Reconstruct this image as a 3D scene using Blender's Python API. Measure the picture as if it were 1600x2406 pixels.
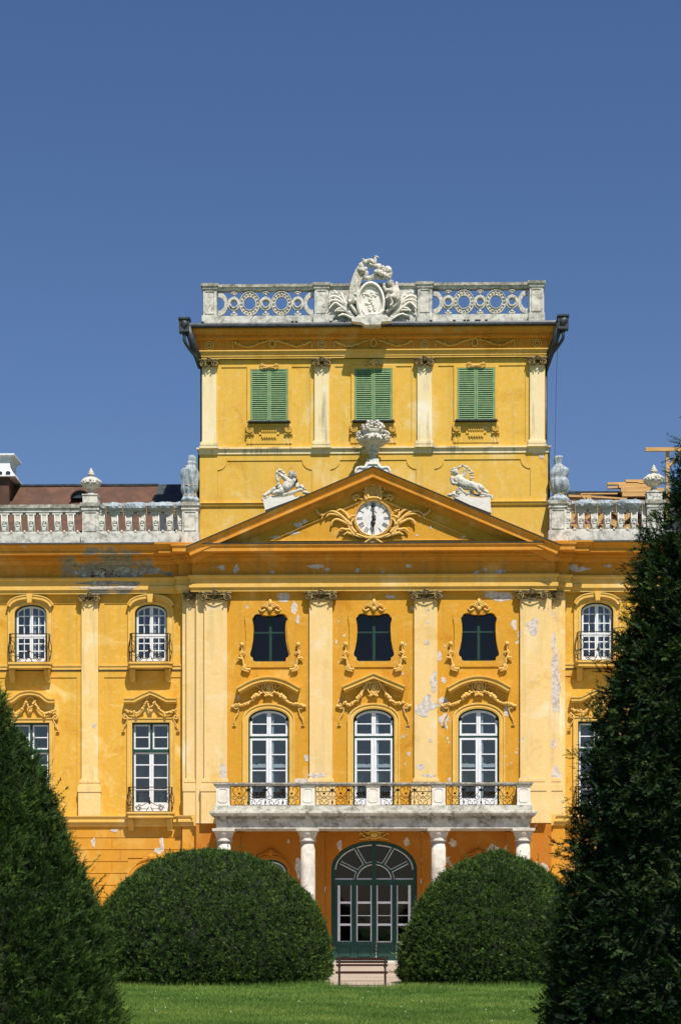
import bpy, math, random
import numpy as np
from mathutils import Vector, Matrix, noise as mnoise
R = math.radians
for o in list(bpy.data.objects):
    bpy.data.objects.remove(o)
SC = bpy.context.scene
COL = SC.collection

# ------------------------------------------------------------------ camera
FPX = 4480.0            # focal length in photo pixels (photo is 1600 x 2406)
HOR = 2165.0            # horizon row
DIST = 80.0             # camera to main facade
EYE = 1.7
YAW = math.atan(110 / FPX)
def ray(px, py):
    a = (px - 800) / FPX
    c, s = math.cos(YAW), math.sin(YAW)
    return (a * c - s, a * s + c, (HOR - py) / FPX)
_d = ray(877, HOR)
CX = -_d[0] / _d[1] * DIST
def X(px, y=0.0):
    d = ray(px, HOR); return CX + d[0] / d[1] * (y + DIST)
def Z(py, y=0.0, px=877):
    d = ray(px, py); return EYE + d[2] / d[1] * (y + DIST)
def S(n, y=0.0):        # length of n photo pixels at depth y
    return n / FPX * (y + DIST)
cam = bpy.data.cameras.new('camera')
cam.sensor_fit = 'HORIZONTAL'; cam.sensor_width = 36; cam.lens = FPX / 1600 * 36
cam.shift_y = (HOR - 1203) / 1600
cam.clip_start = 0.5; cam.clip_end = 4000
cam.dof.use_dof = True; cam.dof.focus_distance = 76; cam.dof.aperture_fstop = 7
co = bpy.data.objects.new('camera', cam); COL.objects.link(co)
co.location = (CX, -DIST, EYE); co.rotation_euler = (R(90), 0, YAW)
SC.camera = co
SC.view_settings.view_transform = 'Standard'; SC.view_settings.look = 'None'
SC.view_settings.exposure = 0.28; SC.view_settings.gamma = 1

# ------------------------------------------------------------------ light
SUNV = Vector((0.42, -1.0, 1.85))
w = bpy.data.worlds.new('World'); SC.world = w; w.use_nodes = True
nt = w.node_tree; bg = nt.nodes['Background']
sky = nt.nodes.new('ShaderNodeTexSky'); sky.sky_type = 'NISHITA'; sky.sun_disc = False
sky.sun_elevation = math.asin(SUNV.normalized().z)
sky.sun_rotation = math.atan2(SUNV.x, SUNV.y)
sky.altitude = 0; sky.air_density = 1.0; sky.dust_density = 0.35; sky.ozone_density = 5.0
hs = nt.nodes.new('ShaderNodeHueSaturation'); hs.inputs['Saturation'].default_value = 1.12
tint = nt.nodes.new('ShaderNodeMix'); tint.data_type = 'RGBA'; tint.blend_type = 'MULTIPLY'; tint.inputs[0].default_value = 1
tint.inputs[7].default_value = (1.12, 1.0, 1.06, 1)
nt.links.new(sky.outputs[0], hs.inputs['Color']); nt.links.new(hs.outputs[0], tint.inputs[6]); nt.links.new(tint.outputs[2], bg.inputs[0])
bg.inputs[1].default_value = 0.070
sl = bpy.data.lights.new('sun', 'SUN'); sl.energy = 5.0; sl.angle = R(0.5); sl.color = (1, 0.96, 0.87)
so = bpy.data.objects.new('sun', sl); COL.objects.link(so)
so.rotation_euler = SUNV.to_track_quat('Z', 'Y').to_euler(); so.location = (20, -60, 60)
SC.cycles.max_bounces = 6; SC.cycles.diffuse_bounces = 2; SC.cycles.transparent_max_bounces = 6

# ------------------------------------------------------------------ materials
def lin(c):
    if isinstance(c, str):
        c = [int(c[i:i + 2], 16) / 255 for i in (0, 2, 4)]
        c = [v / 12.92 if v <= .04045 else ((v + .055) / 1.055) ** 2.4 for v in c]
    return (*c, 1)
class NT:
    def __init__(s, name):
        s.m = bpy.data.materials.new(name); s.m.use_nodes = True
        s.t = s.m.node_tree; s.b = s.t.nodes['Principled BSDF']
        s.co = s.t.nodes.new('ShaderNodeTexCoord').outputs['Object']
    def n(s, typ, **kw):
        n = s.t.nodes.new('ShaderNode' + typ)
        for k, v in kw.items():
            if k in n.inputs: 
                if hasattr(v, 'links'): s.t.links.new(v, n.inputs[k])
                else: n.inputs[k].default_value = v
            else: setattr(n, k, v)
        return n
    def link(s, a, b): s.t.links.new(a, b)
    def map(s, scale):
        m = s.n('Mapping'); m.inputs['Scale'].default_value = scale; s.link(s.co, m.inputs[0]); return m.outputs[0]
    def noise(s, scale, detail=4, rough=.55, vec=None, dist=0):
        n = s.n('TexNoise'); n.inputs['Scale'].default_value = scale; n.inputs['Detail'].default_value = detail
        n.inputs['Roughness'].default_value = rough; n.inputs['Distortion'].default_value = dist
        s.link(vec or s.co, n.inputs['Vector']); return n.outputs['Fac']
    def ramp(s, fac, stops):
        r = s.n('ValToRGB'); e = r.color_ramp.elements
        while len(e) < len(stops): e.new(.5)
        for el, (p, c) in zip(e, stops):
            el.position = p; el.color = lin(c) if not isinstance(c, (int, float)) else (c, c, c, 1)
        s.link(fac, r.inputs[0]); return r.outputs[0]
    def math(s, op, a, b=0.0, clamp=False):
        m = s.n('Math'); m.operation = op; m.use_clamp = clamp
        for i, v in enumerate((a, b)):
            if hasattr(v, 'links'): s.link(v, m.inputs[i])
            else: m.inputs[i].default_value = v
        return m.outputs[0]
    def mix(s, f, a, b):
        m = s.n('Mix'); m.data_type = 'RGBA'
        for i, v in ((0, f), (6, a), (7, b)):
            if hasattr(v, 'links'): s.link(v, m.inputs[i])
            else: m.inputs[i].default_value = v if i == 0 else lin(v)
        return m.outputs[2]
    def out(s, col, rough=.9, bump=None, bs=.3, bd=.02, spec=.2, metal=0):
        if hasattr(col, 'links'): s.link(col, s.b.inputs['Base Color'])
        else: s.b.inputs['Base Color'].default_value = lin(col)
        if hasattr(rough, 'links'): s.link(rough, s.b.inputs['Roughness'])
        else: s.b.inputs['Roughness'].default_value = rough
        s.b.inputs['Specular IOR Level'].default_value = spec; s.b.inputs['Metallic'].default_value = metal
        if bump is not None:
            b = s.n('Bump'); b.inputs['Strength'].default_value = bs; b.inputs['Distance'].default_value = bd
            s.link(bump, b.inputs['Height']); s.link(b.outputs[0], s.b.inputs['Normal'])
        return s.m
def stucco(name, a, b, c, bare=.0, spread=None, streak=.35, grime='8a7b52', spot=None):
    """limewashed plaster: base a, deeper b, faded c; bare = how much has flaked off"""
    s = NT(name)
    big = s.noise(.55, 6, .62, dist=.6)
    col = s.ramp(big, [(.32, b), (.44, a), (.56, a), (.70, c)])
    fin = s.noise(7, 5, .7)
    col = s.mix(s.math('MULTIPLY', s.ramp(fin, [(.45, 0), (.75, 1)]), .35), col, c)
    st = s.noise(1.0, 5, .65, vec=s.map((2.6, 2.6, .22)))
    col = s.mix(s.math('MULTIPLY', s.ramp(st, [(.52, 0), (.72, 1)]), streak), col, grime)
    lo = s.noise(2.1, 5, .6, vec=s.map((1, 1, 3.2)), dist=1.2)
    col = s.mix(s.math('MULTIPLY', s.ramp(lo, [(.58, 0), (.66, 1)]), .35), col, c)
    fl = s.noise(1.35, 7, .6, dist=.5)
    if bare > 0:
        thr = .75 - bare
        f = fl
        if spread:      # flaking grows towards the end the photo shows it
            x = s.n('SeparateXYZ'); s.link(s.co, x.inputs[0])
            g = s.math('MULTIPLY', s.math('SUBTRACT', x.outputs[0], spread[0]), spread[1], True)
            f = s.math('ADD', fl, s.math('MULTIPLY', g, spread[2]))
        mask = s.ramp(f, [(thr, 0), (thr + .012, 1)])
        col = s.mix(mask, col, s.ramp(fin, [(.35, 'b9a48a'), (.6, 'd8c9b4')]))
        h = s.math('SUBTRACT', s.math('MULTIPLY', fin, .4), mask)
    else:
        h = s.math('MULTIPLY', fin, .5)
    if spot:        # one big rain-soaked patch with its own ragged outline
        x = s.n('SeparateXYZ'); s.link(s.co, x.inputs[0]); q = None
        for o_, c0, rr in ((0, spot[0], spot[2]), (2, spot[1], spot[3])):
            d = s.math('DIVIDE', s.math('SUBTRACT', x.outputs[o_], c0), rr); d = s.math('MULTIPLY', d, d); q = d if q is None else s.math('ADD', q, d)
        m = s.math('SUBTRACT', s.math('ADD', s.noise(1.8, 6, .68, dist=.6), s.math('MULTIPLY', s.noise(7, 4, .7), .25)), s.math('MULTIPLY', q, .36))
        col = s.mix(s.ramp(m, [(.46, 0), (.54, 1)]), col, s.ramp(fin, [(.35, '7e7664'), (.65, 'a8a08e')]))
    return s.out(col, .92, h, .5, .012)
def stone(name, a='d9d5c8', b='a9a496', dark='5a5648', amt=.5, sc=1.0):
    s = NT(name)
    n1 = s.noise(2.2 * sc, 7, .68, dist=.4); n2 = s.noise(9 * sc, 6, .7)
    col = s.ramp(n1, [(.33, b), (.52, a), (.75, 'e6e2d8')])
    m = s.math('MULTIPLY', s.ramp(s.noise(1.3 * sc, 7, .72, dist=1.), [(.49, 0), (.64, 1)]), s.ramp(n2, [(.35, .15), (.6, 1)]))
    col = s.mix(s.math('MULTIPLY', m, amt), col, dark)
    return s.out(col, .9, n2, .5, .015)
MT = {}
MT['wall'] = stucco('orange_plaster', 'cf952b', 'bf8019', 'dfb566', .058, (-1.0, .09, .05), .3)
MT['pil'] = stucco('cream_plaster', 'e6c484', 'dab266', 'ecd6b0', .045, (1.0, .12, .075), .4, 'ab9f70')
MT['wing'] = stucco('yellow_plaster', 'dba63c', 'cb8e26', 'ebce84', .014, None, .45, 'b99a48')
MT['wpil'] = stucco('pale_yellow_plaster', 'eac680', 'deb262', 'f0deba', .025, None, .75, 'a29672')
MT['tower'] = stucco('tower_plaster', 'dcae48', 'cd9a36', 'e3c88c', .0, None, .5, 'b09c5c')
MT['tpil'] = stucco('tower_pilaster_plaster', 'e8d3a4', 'dcc288', 'eee2c8', .02, None, 1.0, '77706a')
MT['trim'] = stucco('ochre_trim_plaster', 'dfb258', 'd29f40', 'e9ca8a', .015, None, .2, 'a1884c', (X(262, .3), Z(1380), 2.3, .35))
MT['corn'] = stucco('cornice_plaster', 'd28d2e', 'c27e1c', 'dcae64', .05, None, .4, '857248', (X(255, .3), Z(1330), 2.6, 1.1))
MT['base'] = stucco('deep_orange_plaster', 'd1912c', 'c5831e', 'dba955', .03, None, .2)
MT['porch'] = stucco('porch_plaster', 'b77022', 'a96216', 'c08438', .07, (-3, .1, .05), .15)
MT['lichen'] = stone('lichen_darkened_limestone', 'a8a498', '77746a', '3a3832', .8, 2)
MT['colstone'] = stone('column_limestone', 'cdc5b8', 'b4ac9f', '7a7466', .35, 1.2)
MT['bare'] = stone('bare_lime_plaster', 'd6cac0', 'ab9a8a', '75685c', .5, 3)
MT['mortar'] = stone('grey_mortar', '9c978c', '7c776c', '5a554c', .4, 2)
MT['oldbrick'] = stone('dull_red_brick', '7c4034', '5e342c', '8c8478', .5, 3)
MT['stone'] = stone('weathered_limestone', 'd6d2c8', 'a29d93', '48453e', .75, 1.4)
MT['stone2'] = stone('porch_limestone', 'ccc7bb', '9c978a', '4c4a40', .85, 1.5)
MT['marble'] = stone('pale_statue_stone', 'd2ccc0', 'a39d90', '3c3931', .95, 6)
MT['clean'] = stone('clean_stone', 'e6e0d6', 'd8d0c4', 'a8a094', .15, 1)
def simple(name, a, b, sc=3, rough=.6, metal=0, spec=.4, bs=.2, detail=4):
    s = NT(name); n = s.noise(sc, detail, .6)
    return s.out(s.ramp(n, [(.3, a), (.7, b)]), rough, n, bs, .01, spec, metal)
MT['white'] = simple('white_window_paint', 'dcdcdf', 'efeff2', 6, .5)
MT['green'] = simple('dark_green_paint', '13372f', '1f4a3e', 5, .55)
MT['shutter'] = simple('shutter_green_paint', '648c68', '8ca270', 5, .8)
MT['greend'] = simple('bottle_green_paint', '0f2c26', '1a4036', 5, .6)
MT['iron'] = simple('wrought_iron', '141414', '2c221c', 20, .6)
MT['lead'] = simple('dark_sheet_metal', '2a2d30', '4a4f52', 4, .5, .3)
MT['gold'] = simple('ochre_stucco_ornament', 'cf9a3c', 'e6c078', 14, .85)
MT['cap'] = (lambda s: s.out(s.mix(s.ramp(s.noise(7, 6, .75), [(.47, 0), (.66, 1)]), '564c36', 'c9a866'), .85))(NT('weathered_capital_plaster'))
MT['dial'] = simple('clock_dial_enamel', 'd9cfc6', 'ecebee', 5, .4)
MT['black'] = simple('black_paint', '101214', '1c2024', 10, .5)
MT['plastic'] = (lambda s: s.out(s.ramp(s.noise(3, 5, .6), [(.3, '7c8890'), (.7, 'a9b3b8')]), .33, s.noise(6, 5, .7, dist=1.5), .8, .05, .6))(NT('grey_plastic_sheet'))
MT['wood'] = (lambda s: s.out(s.ramp(s.noise(3, 5, .6, vec=s.map((.5, 4, 9))), [(.3, 'b98a50'), (.7, 'dcb57c')]), .8))(NT('raw_pine'))
MT['bench'] = (lambda s: s.out(s.ramp(s.noise(3, 5, .6, vec=s.map((.6, 9, 9))), [(.3, '1b100d'), (.7, '4a2118')]), .7))(NT('dark_bench_wood'))
def mk_glass(name, tint, refl):
    s = NT(name)
    tr = s.n('BsdfTransparent'); tr.inputs[0].default_value = (*tint, 1)
    gl = s.n('BsdfGlossy'); gl.inputs['Roughness'].default_value = .04; gl.inputs[0].default_value = (.92, .88, .82, 1)
    b = s.n('Bump'); b.inputs['Strength'].default_value = .12; b.inputs['Distance'].default_value = .02
    s.link(s.noise(1.6, 2), b.inputs['Height']); s.link(b.outputs[0], gl.inputs['Normal'])
    mx = s.n('MixShader'); mx.inputs[0].default_value = refl
    s.link(tr.outputs[0], mx.inputs[1]); s.link(gl.outputs[0], mx.inputs[2])
    s.link(mx.outputs[0], s.t.nodes['Material Output'].inputs[0]); return s.m
MT['glass'] = mk_glass('window_glass', (.75, .8, .82), .085)
MT['gdark'] = mk_glass('dark_window_glass', (.4, .42, .48), .035)
MT['room'] = simple('room_darkness', '14181c', '4a545c', .9, .95, 0, .1)  # mottled dark colour standing in for unlit rooms and openings
def copper():
    s = NT('brown_metal_roof')
    n = s.noise(1.2, 6, .65, dist=.8); n2 = s.noise(1, 4, .6, vec=s.map((.35, 3, 3)))
    col = s.ramp(n, [(.3, '40291e'), (.5, '5c3c2a'), (.7, '785038')])
    col = s.mix(s.math('MULTIPLY', n2, .5), col, '4c3c34')
    return s.out(col, .55, n, .2, .01, .4)
MT['roof'] = copper()
def brick():
    s = NT('exposed_brick'); n = s.n('TexBrick'); n.inputs['Scale'].default_value = 4
    n.inputs[1].default_value = lin('8a4a3c'); n.inputs[2].default_value = lin('9d6252'); n.inputs[3].default_value = lin('b5a898')
    s.link(s.co, n.inputs[0]); return s.out(n.outputs[0], .95)
MT['brick'] = brick()
def foliage_mat(name, dark, mid, light, tr=.25):
    s = NT(name)
    at = s.n('Attribute'); at.attribute_name = 'tone'
    n = s.noise(1.7, 3, .6)
    f = s.math('ADD', s.math('MULTIPLY', at.outputs['Fac'], .6), s.math('MULTIPLY', n, .4))
    col = s.ramp(f, [(.22, dark), (.5, mid), (.8, light)])
    s.out(col, .65, spec=.15)
    tl = s.n('BsdfTranslucent'); s.link(col, tl.inputs[0])
    mx = s.n('MixShader'); mx.inputs[0].default_value = tr
    s.link(s.b.outputs[0], mx.inputs[1]); s.link(tl.outputs[0], mx.inputs[2])
    s.link(mx.outputs[0], s.t.nodes['Material Output'].inputs[0]); return s.m
MT['yew'] = foliage_mat('yew_needles', '23341c', '3d5526', '6a8438')
MT['yewd'] = foliage_mat('dark_yew_needles', '16241b', '263a22', '576c34', .2)
MT['yewl'] = foliage_mat('mid_yew_needles', '1c2c16', '314820', '607a30', .22)
MT['core'] = simple('shade_coloured_core', '0e1609', '1a2410', 6, .95)
MT['bark'] = simple('bark', '2a1d14', '4a3626', 8, .95)
MT['grass'] = foliage_mat('grass_blades', '465e28', '648238', '98a450', .24)
def lawn():
    s = NT('lawn_turf')
    col = s.ramp(s.noise(.9, 6, .6), [(.3, '345020'), (.6, '46702a'), (.8, '6b8040')])
    return s.out(col, .95, s.noise(30, 4), .5, .03)
MT['lawn'] = lawn()
def gravel():
    s = NT('pale_gravel')
    v = s.n('TexVoronoi'); v.inputs['Scale'].default_value = 28; s.link(s.co, v.inputs['Vector'])
    col = s.mix(s.ramp(s.noise(.6, 5), [(.4, 0), (.7, 1)]), 'b8a695', 'a49280')
    col = s.mix(s.math('MULTIPLY', v.outputs['Distance'], .5), col, '8a7868')
    return s.out(col, .95, v.outputs['Distance'], .6, .02)
MT['gravel'] = gravel()

# ------------------------------------------------------------------ mesh builder
class MB:
    def __init__(s): s.v = []; s.f = []; s.m = []; s.s = []
    def add(s, vs, fs, m=0, smooth=False):
        b = len(s.v); s.v += [tuple(p) for p in vs]
        for f in fs: s.f.append([b + i for i in f]); s.m.append(m); s.s.append(smooth)
    def box(s, x0, x1, y0, y1, z0, z1, m=0):
        if x1 < x0: x0, x1 = x1, x0
        if z1 < z0: z0, z1 = z1, z0
        if y1 < y0: y0, y1 = y1, y0
        s.add([(x0, y0, z0), (x1, y0, z0), (x1, y1, z0), (x0, y1, z0), (x0, y0, z1), (x1, y0, z1), (x1, y1, z1), (x0, y1, z1)],
              [(0, 1, 5, 4), (1, 2, 6, 5), (2, 3, 7, 6), (3, 0, 4, 7), (4, 5, 6, 7), (3, 2, 1, 0)], m)
    def prism(s, poly, y0, y1, m=0):
        n = len(poly); a = sum(poly[i][0] * poly[(i + 1) % n][1] - poly[(i + 1) % n][0] * poly[i][1] for i in range(n))
        if a < 0: poly = poly[::-1]
        vs = [(x, y0, z) for x, z in poly] + [(x, y1, z) for x, z in poly]
        s.add(vs, [list(range(n)), list(range(2 * n - 1, n - 1, -1))] + [(i, n + i, n + (i + 1) % n, (i + 1) % n) for i in range(n)], m)
    def ring(s, outer, inner, y0, y1, m=0):
        n = len(outer)
        vs = [(x, y, z) for y in (y0, y1) for L in (outer, inner) for x, z in L]
        fs = []
        for i in range(n):
            j = (i + 1) % n
            fs += [(i, j, n + j, n + i), (2 * n + j, 2 * n + i, 3 * n + i, 3 * n + j), (j, i, 2 * n + i, 2 * n + j), (n + i, n + j, 3 * n + j, 3 * n + i)]
        s.add(vs, fs, m)
    def sweep(s, prof, path, m=0):
        """horizontal moulding: prof = [(projection, z)], path = [(x, y)] running so that outside is on the right of travel... (-y side for +x travel)"""
        n = len(path); offs = []
        for i in range(n):
            ds = []
            for a, b in ((i - 1, i), (i, i + 1)):
                if a >= 0 and b < n:
                    d = Vector((path[b][0] - path[a][0], path[b][1] - path[a][1])).normalized(); ds.append(Vector((d.y, -d.x)))
            if len(ds) == 2:
                h = (ds[0] + ds[1]); h = h / max(.15, (1 + ds[0].dot(ds[1]))); offs.append(h)
            else: offs.append(ds[0])
        k = len(prof)
        vs = [(path[i][0] + offs[i].x * p, path[i][1] + offs[i].y * p, z) for i in range(n) for p, z in prof]
        fs = [(i * k + j, i * k + j + 1, (i + 1) * k + j + 1, (i + 1) * k + j) for i in range(n - 1) for j in range(k - 1)]
        fs += [list(range(k)), [(n - 1) * k + j for j in range(k - 1, -1, -1)]]
        s.add(vs, fs, m)
    def xz(s, path, prof, m=0, closed=False, caps=True):
        """moulding along a path in the facade plane: prof = [(r outward-normal, y)] closed loop"""
        n = len(path); offs = []
        for i in range(n):
            ds = []
            for a, b in ((i - 1, i), (i, i + 1)):
                if closed or (a >= 0 and b < n):
                    a %= n; b %= n
                    d = Vector((path[b][0] - path[a][0], path[b][1] - path[a][1])).normalized(); ds.append(Vector((-d.y, d.x)))
            if len(ds) == 2: offs.append((ds[0] + ds[1]) / max(.3, 1 + ds[0].dot(ds[1])))
            else: offs.append(ds[0])
        k = len(prof)
        vs = [(path[i][0] + offs[i].x * r, y, path[i][1] + offs[i].y * r) for i in range(n) for r, y in prof]
        fs = []
        for i in range(n if closed else n - 1):
            i2 = (i + 1) % n
            fs += [(i * k + j, i * k + (j + 1) % k, i2 * k + (j + 1) % k, i2 * k + j) for j in range(k)]
        if not closed and caps: fs += [list(range(k)), [(n - 1) * k + j for j in range(k - 1, -1, -1)]]
        s.add(vs, fs, m)
    def tube(s, pts, r, n=6, m=0, r2=None, flat=1.0):
        pts = [Vector(p) for p in pts]; L = len(pts)
        vs = []
        for i, p in enumerate(pts):
            d = (pts[min(i + 1, L - 1)] - pts[max(i - 1, 0)])
            if d.length < 1e-9: d = Vector((0, 0, 1))
            d.normalize()
            u = Vector((0, 1, 0)) if abs(d.y) < .9 else Vector((1, 0, 0))
            a = d.cross(u).normalized(); b = d.cross(a)
            rr = r[i] if isinstance(r, (list, tuple)) else (r if r2 is None else r + (r2 - r) * i / (L - 1))
            for k in range(n):
                t = 2 * math.pi * k / n
                vs.append(p + a * math.cos(t) * rr + b * math.sin(t) * rr * flat)
        fs = [(i * n + k, i * n + (k + 1) % n, (i + 1) * n + (k + 1) % n, (i + 1) * n + k) for i in range(L - 1) for k in range(n)]
        fs += [list(range(n - 1, -1, -1)), [(L - 1) * n + k for k in range(n)]]
        s.add(vs, fs, m, n > 4)
    def lathe(s, cx, cy, prof, n=20, m=0, sx=1, sy=1, wob=0, seed=0, smooth=True):
        vs = []
        for i, (r, z) in enumerate(prof):
            for k in range(n):
                t = 2 * math.pi * k / n
                q = 1 + (wob * mnoise.noise(Vector((math.cos(t) * 2.5 + seed, math.sin(t) * 2.5, z * 2.5))) if wob else 0)
                vs.append((cx + r * q * math.cos(t) * sx, cy + r * q * math.sin(t) * sy, z))
        L = len(prof)
        fs = [(i * n + k, i * n + (k + 1) % n, (i + 1) * n + (k + 1) % n, (i + 1) * n + k) for i in range(L - 1) for k in range(n)]
        fs += [list(range(n - 1, -1, -1)), [(L - 1) * n + k for k in range(n)]]
        s.add(vs, fs, m, smooth)
    def blob(s, c, r, n=8, k=5, m=0, jit=0, rng=random):
        if not isinstance(r, (list, tuple)): r = (r, r, r)
        vs = [(c[0], c[1], c[2] + r[2])]
        for i in range(1, k):
            a = math.pi * i / k
            for j in range(n):
                t = 2 * math.pi * j / n
                q = 1 + (rng.random() - .5) * jit
                vs.append((c[0] + r[0] * q * math.sin(a) * math.cos(t), c[1] + r[1] * q * math.sin(a) * math.sin(t), c[2] + r[2] * q * math.cos(a)))
        vs.append((c[0], c[1], c[2] - r[2])); e = len(vs) - 1
        fs = [(0, 1 + j, 1 + (j + 1) % n) for j in range(n)]
        fs += [(1 + i * n + j, 1 + (i + 1) * n + j, 1 + (i + 1) * n + (j + 1) % n, 1 + i * n + (j + 1) % n) for i in range(k - 2) for j in range(n)]
        fs += [(1 + (k - 2) * n + j, e, 1 + (k - 2) * n + (j + 1) % n) for j in range(n)]
        s.add(vs, fs, m, True)
    def wall(s, x0, x1, z0, z1, y0, y1, ops=(), m=0):
        xs = sorted({x0, x1, *[min(max(o[i], x0), x1) for o in ops for i in (0, 1)]})
        zs = sorted({z0, z1, *[min(max(o[i], z0), z1) for o in ops for i in (2, 3)]})
        for a, b in zip(xs, xs[1:]):
            run = None
            for c, d in list(zip(zs, zs[1:])) + [(None, None)]:
                free = c is not None and b - a > 1e-5 and not any(o[0] <= (a + b) / 2 <= o[1] and o[2] <= (c + d) / 2 <= o[3] for o in ops)
                if free: run = [run[0], d] if run else [c, d]
                elif run: s.box(a, b, y0, y1, run[0], run[1], m); run = None
    def build(s, name, mats, parent=None, loc=None):
        me = bpy.data.meshes.new(name); me.from_pydata(s.v, [], s.f)
        for m_ in (mats if isinstance(mats, (list, tuple)) else [mats]): me.materials.append(MT[m_] if isinstance(m_, str) else m_)
        me.polygons.foreach_set('material_index', s.m); me.polygons.foreach_set('use_smooth', s.s)
        me.update()
        o = bpy.data.objects.new(name, me); COL.objects.link(o)
        if loc: o.location = loc
        if parent: o.parent = parent
        return o
def tag(o, label=None, cat=None, group=None, kind=None):
    if label: o['label'] = label
    if cat: o['category'] = cat
    if group: o['group'] = group
    if kind: o['kind'] = kind
    return o
def empty(name, loc=(0, 0, 0), parent=None):
    o = bpy.data.objects.new(name, None); COL.objects.link(o); o.location = loc; o.empty_display_size = .3
    if parent: o.parent = parent
    return o
def copy_tree(o, parent=None, loc=None):
    c = o.copy(); COL.objects.link(c); c.parent = parent
    if loc is not None: c.location = loc
    for ch in list(o.children): copy_tree(ch, c)
    return c
def ell(hw, zs, rise, n=18, cx=0, a0=180, a1=0):
    return [(cx + hw * math.cos(R(a0 + (a1 - a0) * i / n)), zs + rise * math.sin(R(a0 + (a1 - a0) * i / n))) for i in range(n + 1)]
def spandrels(mb, cx, hw, zs, rise, y0, y1, m=0):
    e = ell(hw, zs, rise, 20, cx)
    mb.prism(e[:11] + [(cx - hw, zs + rise)], y0, y1, m); mb.prism(e[10:] + [(cx + hw, zs + rise)], y0, y1, m)
def star_fill(mb, poly, cx, cz, x0, x1, z0, z1, y0, y1, m=0):
    """fills between a star-shaped opening and its box"""
    out = []
    for x, z in poly:
        dx, dz = x - cx, z - cz
        t = min((((x1 - cx) / dx) if dx > 1e-9 else ((x0 - cx) / dx) if dx < -1e-9 else 1e9),
                (((z1 - cz) / dz) if dz > 1e-9 else ((z0 - cz) / dz) if dz < -1e-9 else 1e9))
        out.append((cx + dx * t, cz + dz * t))
    P, Q = [], []
    n = len(poly)
    corner = [(x0, z0), (x1, z0), (x1, z1), (x0, z1)]
    for i in range(n):          # put the box's corners in
        P.append(poly[i]); Q.append(out[i])
        a, b = out[i], out[(i + 1) % n]
        for c in corner:
            if abs(a[0] - b[0]) > 1e-6 and abs(a[1] - b[1]) > 1e-6:
                if (abs(a[0] - c[0]) < 1e-6 or abs(a[1] - c[1]) < 1e-6) and (abs(b[0] - c[0]) < 1e-6 or abs(b[1] - c[1]) < 1e-6):
                    P.append(((poly[i][0] + poly[(i + 1) % n][0]) / 2, (poly[i][1] + poly[(i + 1) % n][1]) / 2)); Q.append(c)
    mb.ring(Q, P, y0, y1, m)
def spiral(cx, cz, y, r0, turns, start, sense=1, n=26, k=.12):
    return [(cx + math.cos(start + sense * 2 * math.pi * turns * i / n) * r0 * (1 - (1 - k) * i / n), y,
             cz + math.sin(start + sense * 2 * math.pi * turns * i / n) * r0 * (1 - (1 - k) * i / n)) for i in range(n + 1)]
def curve(pts, n=6):
    """Catmull-Rom through points"""
    P = [Vector(p) for p in pts]; P = [P[0] * 2 - P[1]] + P + [P[-1] * 2 - P[-2]]; out = []
    for i in range(1, len(P) - 2):
        for j in range(n):
            t = j / n; a, b, c, d = P[i - 1:i + 3]
            out.append(.5 * ((2 * b) + (c - a) * t + (2 * a - 5 * b + 4 * c - d) * t * t + (3 * b - a - 3 * c + d) * t ** 3))
    return out + [P[-2]]
def garland(mb, pts, r, rng, m=0, dens=1.0):
    c = curve(pts, 8); mb.tube(c, r * .55, 5, m)
    L = sum((c[i + 1] - c[i]).length for i in range(len(c) - 1)); n = max(3, int(L / r * 1.3 * dens))
    for i in range(n):
        p = c[min(int(i / n * (len(c) - 1)), len(c) - 1)]
        q = r * rng.uniform(.35, .75)
        mb.blob((p.x + rng.uniform(-.6, .6) * r, p.y - r * .4 * rng.random(), p.z + rng.uniform(-.6, .6) * r), q, 6, 4, m, .4, rng)

# ------------------------------------------------------------------ ground
EX = 900
def sheet(name, poly, z, mat, kind='structure'):
    mb = MB(); mb.add([(x, y, z) for x, y in poly], [list(range(len(poly)))]); o = mb.build(name, mat); tag(o, kind=kind); return o
sheet('ground', [(-EX, -EX), (EX, -EX), (EX, EX), (-EX, EX)], -0.012, 'lawn')
YE = -80 + 48.7
sheet('gravel_forecourt', [(-60, -34.5), (60, -34.5), (60, 3), (-60, 3)], -0.004, 'gravel')
xl, xr = X(762, -30), X(962, -30)
def arc(cx, cy, r, a0, a1, n=10): return [(cx + r * math.cos(R(a0 + (a1 - a0) * i / n)), cy + r * math.sin(R(a0 + (a1 - a0) * i / n))) for i in range(n + 1)]
yb = -23.0
lawn_poly = [(-60, -79.9), (60, -79.9), (60, yb), (xr + 1.0, yb)] + [(xr + .3, -27), (xr, -29)] + \
    [(xr - .25, -30.4), (X(910, -31), -31.15), (X(870, -31), -31.35), (X(820, -31), -31.3), (X(790, -31), -30.9), (xl + .1, -30.0)] + [(xl, -29), (xl - .3, -27), (xl - 1.0, yb), (-60, yb)]
sheet('lawn', lawn_poly, 0.004, 'lawn')

# ------------------------------------------------------------------ palace
P = tag(empty('palace'), 'ochre yellow baroque palace with a clock pediment, square roof tower and stone balcony porch', 'palace')
YW, YI, YT = 0.5, 0.25, 0.75       # wing wall, stepped wall, tower wall
xL1, xL2 = X(430, YW), X(462, YI)  # steps in plan
def sym(a): return -a
CEN = [631.5, 878, 1124.5]
def cx_(p): return X(p)
zbal = Z(1906, -2.7)
zE = Z(1390)                        # underside of the entablature
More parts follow.
